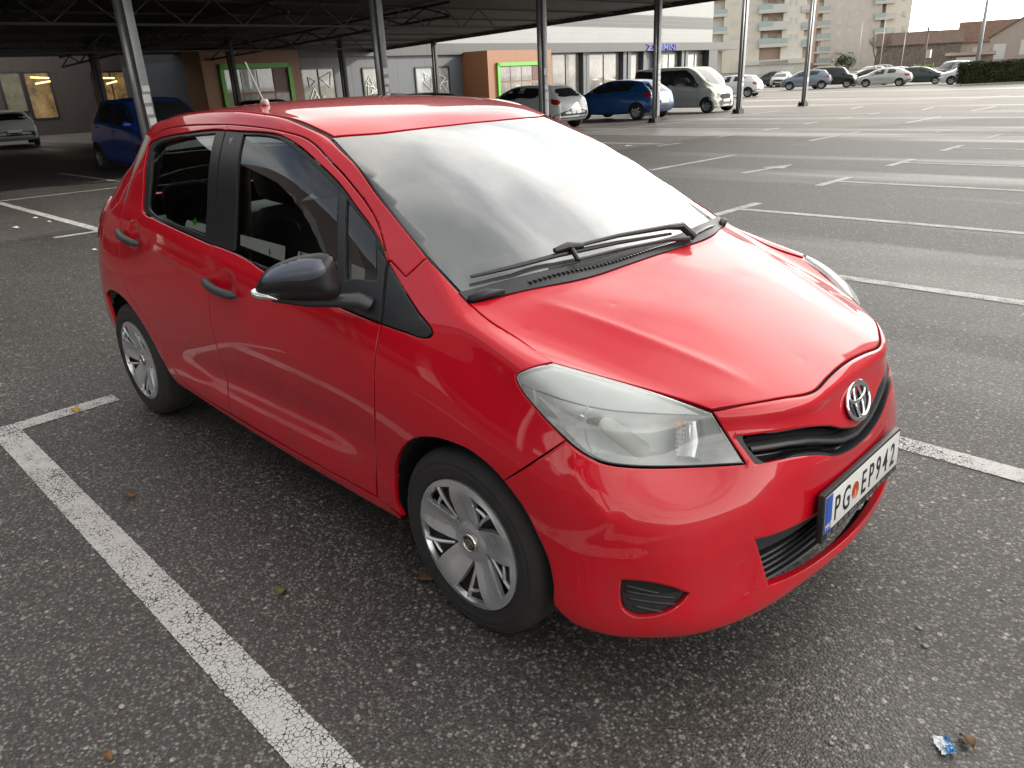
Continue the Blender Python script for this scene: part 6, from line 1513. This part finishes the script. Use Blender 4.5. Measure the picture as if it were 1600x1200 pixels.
for i in range(22): bevelled('window', box(-53+4.2*i, -50.4+4.2*i, 5.96, 6.08, 7.0, 9.2), M['dark_pane'], c2, 0)
# ------------------------------------------------------------------ small things on the asphalt
simple('leaf_yellow', (.42, .26, .03), .6, var=.3, vs=60); simple('leaf_brown', (.14, .07, .025), .7, var=.3, vs=60); simple('leaf_green', (.10, .12, .03), .6, var=.3, vs=60)
simple('foil_white', (.75, .80, .84), .25, var=.1, vs=80, bump=.5, bs=90); simple('foil_blue', (.05, .25, .55), .3); simple('pebble', (.34, .31, .27), .8, var=.3, vs=50); simple('paper_bit', (.72, .71, .68), .7)
def leaf(u, v, L, mat, label, rz, n=10):
    L *= .72; c = px(u, v, z=0); o = empty('fallen_leaf', c+Vector((0, 0, .004)), rz); tag(o, label, 'leaf')
    V, F = [], []
    for i in range(n+1):
        t = i/n; w = L*.36*math.sin(math.pi*t**.8)*(1+.18*math.sin(9*t)); x = L*(t-.5); z = .010*math.sin(3*t)+.004
        V += [Vector((x, -w, z+.008*math.sin(5*t+1))), Vector((x, 0, z)), Vector((x, w, z+.007*math.sin(4*t)))]
    for i in range(n):
        for q in range(2): F.append((i*3+q, i*3+q+1, i*3+q+4, i*3+q+3))
    bl = mesh_obj('leaf_blade', V, F, M[mat], o)
    md = bl.modifiers.new('thick', 'SOLIDIFY'); md.thickness = .0015
    mesh_obj('leaf_stalk', *tube([(-L*.5, 0, .005), (-L*.78, .01, .003)], .0016, 5), M[mat], o)
leaf(119, 643, .075, 'leaf_yellow', 'small yellow leaf lying on the short white stub line', .4)
leaf(205, 778, .06, 'leaf_brown', 'small brown leaf on the asphalt between the white line and the sill', 1.2)
leaf(441, 927, .065, 'leaf_green', 'pale olive leaf on the asphalt right of the long white line', 2.2)
leaf(667, 907, .085, 'leaf_brown', 'dark brown leaf beside the front tyre', .9)
leaf(171, 1186, .045, 'leaf_brown', 'reddish brown leaf scrap near the bottom left corner', .2)
leaf(1510, 1161, .06, 'leaf_brown', 'curled brown leaf next to the blue and white wrapper', 2.6)
w0 = px(1474, 1168, z=0); wr_ = empty('sweet_wrapper', w0+Vector((0, 0, .003)), 2.35); wr_.scale = (.75, .75, .75); tag(wr_, 'crumpled blue and white sweet wrapper at the bottom right', 'wrapper')
rs = random.Random(8)
def crumple(x0, x1, y0, y1, mat, z0, nm):
    nx, ny = 9, 6; V = [Vector((x0+(x1-x0)*i/nx+rs.uniform(-.002, .002), y0+(y1-y0)*j/ny+rs.uniform(-.002, .002), z0+abs(rs.gauss(0, .006)))) for i in range(nx+1) for j in range(ny+1)]
    o = mesh_obj(nm, V, [(i*(ny+1)+j, (i+1)*(ny+1)+j, (i+1)*(ny+1)+j+1, i*(ny+1)+j+1) for i in range(nx) for j in range(ny)], M[mat], wr_, smooth=False); o.modifiers.new('thick', 'SOLIDIFY').thickness = .0008
crumple(-.034, .036, -.022, .024, 'foil_white', .004, 'wrapper_foil'); crumple(-.036, -.008, -.024, .010, 'foil_blue', .010, 'wrapper_print'); crumple(.006, .03, -.026, -.012, 'foil_blue', .009, 'wrapper_print')
def scrap(u, v, a, b, label):
    c = px(u, v, z=0); o = mesh_obj('paper_scrap', [(-a, -b, .004), (a, -b*.7, .012), (a*.8, b, .006), (-a*.9, b*.8, .016)], [(0, 1, 2), (0, 2, 3)], M['paper_bit'], smooth=False); o.location = c; o.modifiers.new('thick', 'SOLIDIFY').thickness = .001; tag(o, label, 'litter')
scrap(25, 356, .07, .03, 'larger scrap of white paper on the asphalt left of the bay line'); scrap(77, 347, .05, .02, 'narrow scrap of white paper close to the bay line'); scrap(55, 341, .05, .03, 'greyish paper scrap touching the far bay line'); scrap(983, 228, .10, .05, 'flattened white paper far off behind the windscreen'); scrap(148, 391, .05, .02, 'thin white paper strip beside the rear bumper')
def stone(u, v, r, label):
    c = px(u, v, z=0); r *= .55; V, F = lathe([(0, r*.5), (r*.6, r*.42), (r, r*.1), (r*.8, -r*.2)], 9)
    o = mesh_obj('pebble', [Vector((p.x*(1+.25*math.sin(p.z*90)), p.z*.8, max(.0, p.y)+.002)) for p in V], F, M['pebble']); o.location = c; tag(o, label, 'pebble')
stone(492, 1016, .014, 'pale pebble right of the long white line, larger of two'); stone(458, 1015, .009, 'small pale pebble just left of the larger one'); stone(1436, 982, .018, 'oval grey pebble right of the number plate'); stone(1445, 1010, .02, 'flat pale pebble below the oval grey one'); stone(1567, 938, .012, 'cream pebble by the right edge of the picture'); stone(1298, 1162, .014, 'yellowish pebble near the bottom edge'); stone(190, 1105, .02, 'pale long pebble left of the white line near the bottom')
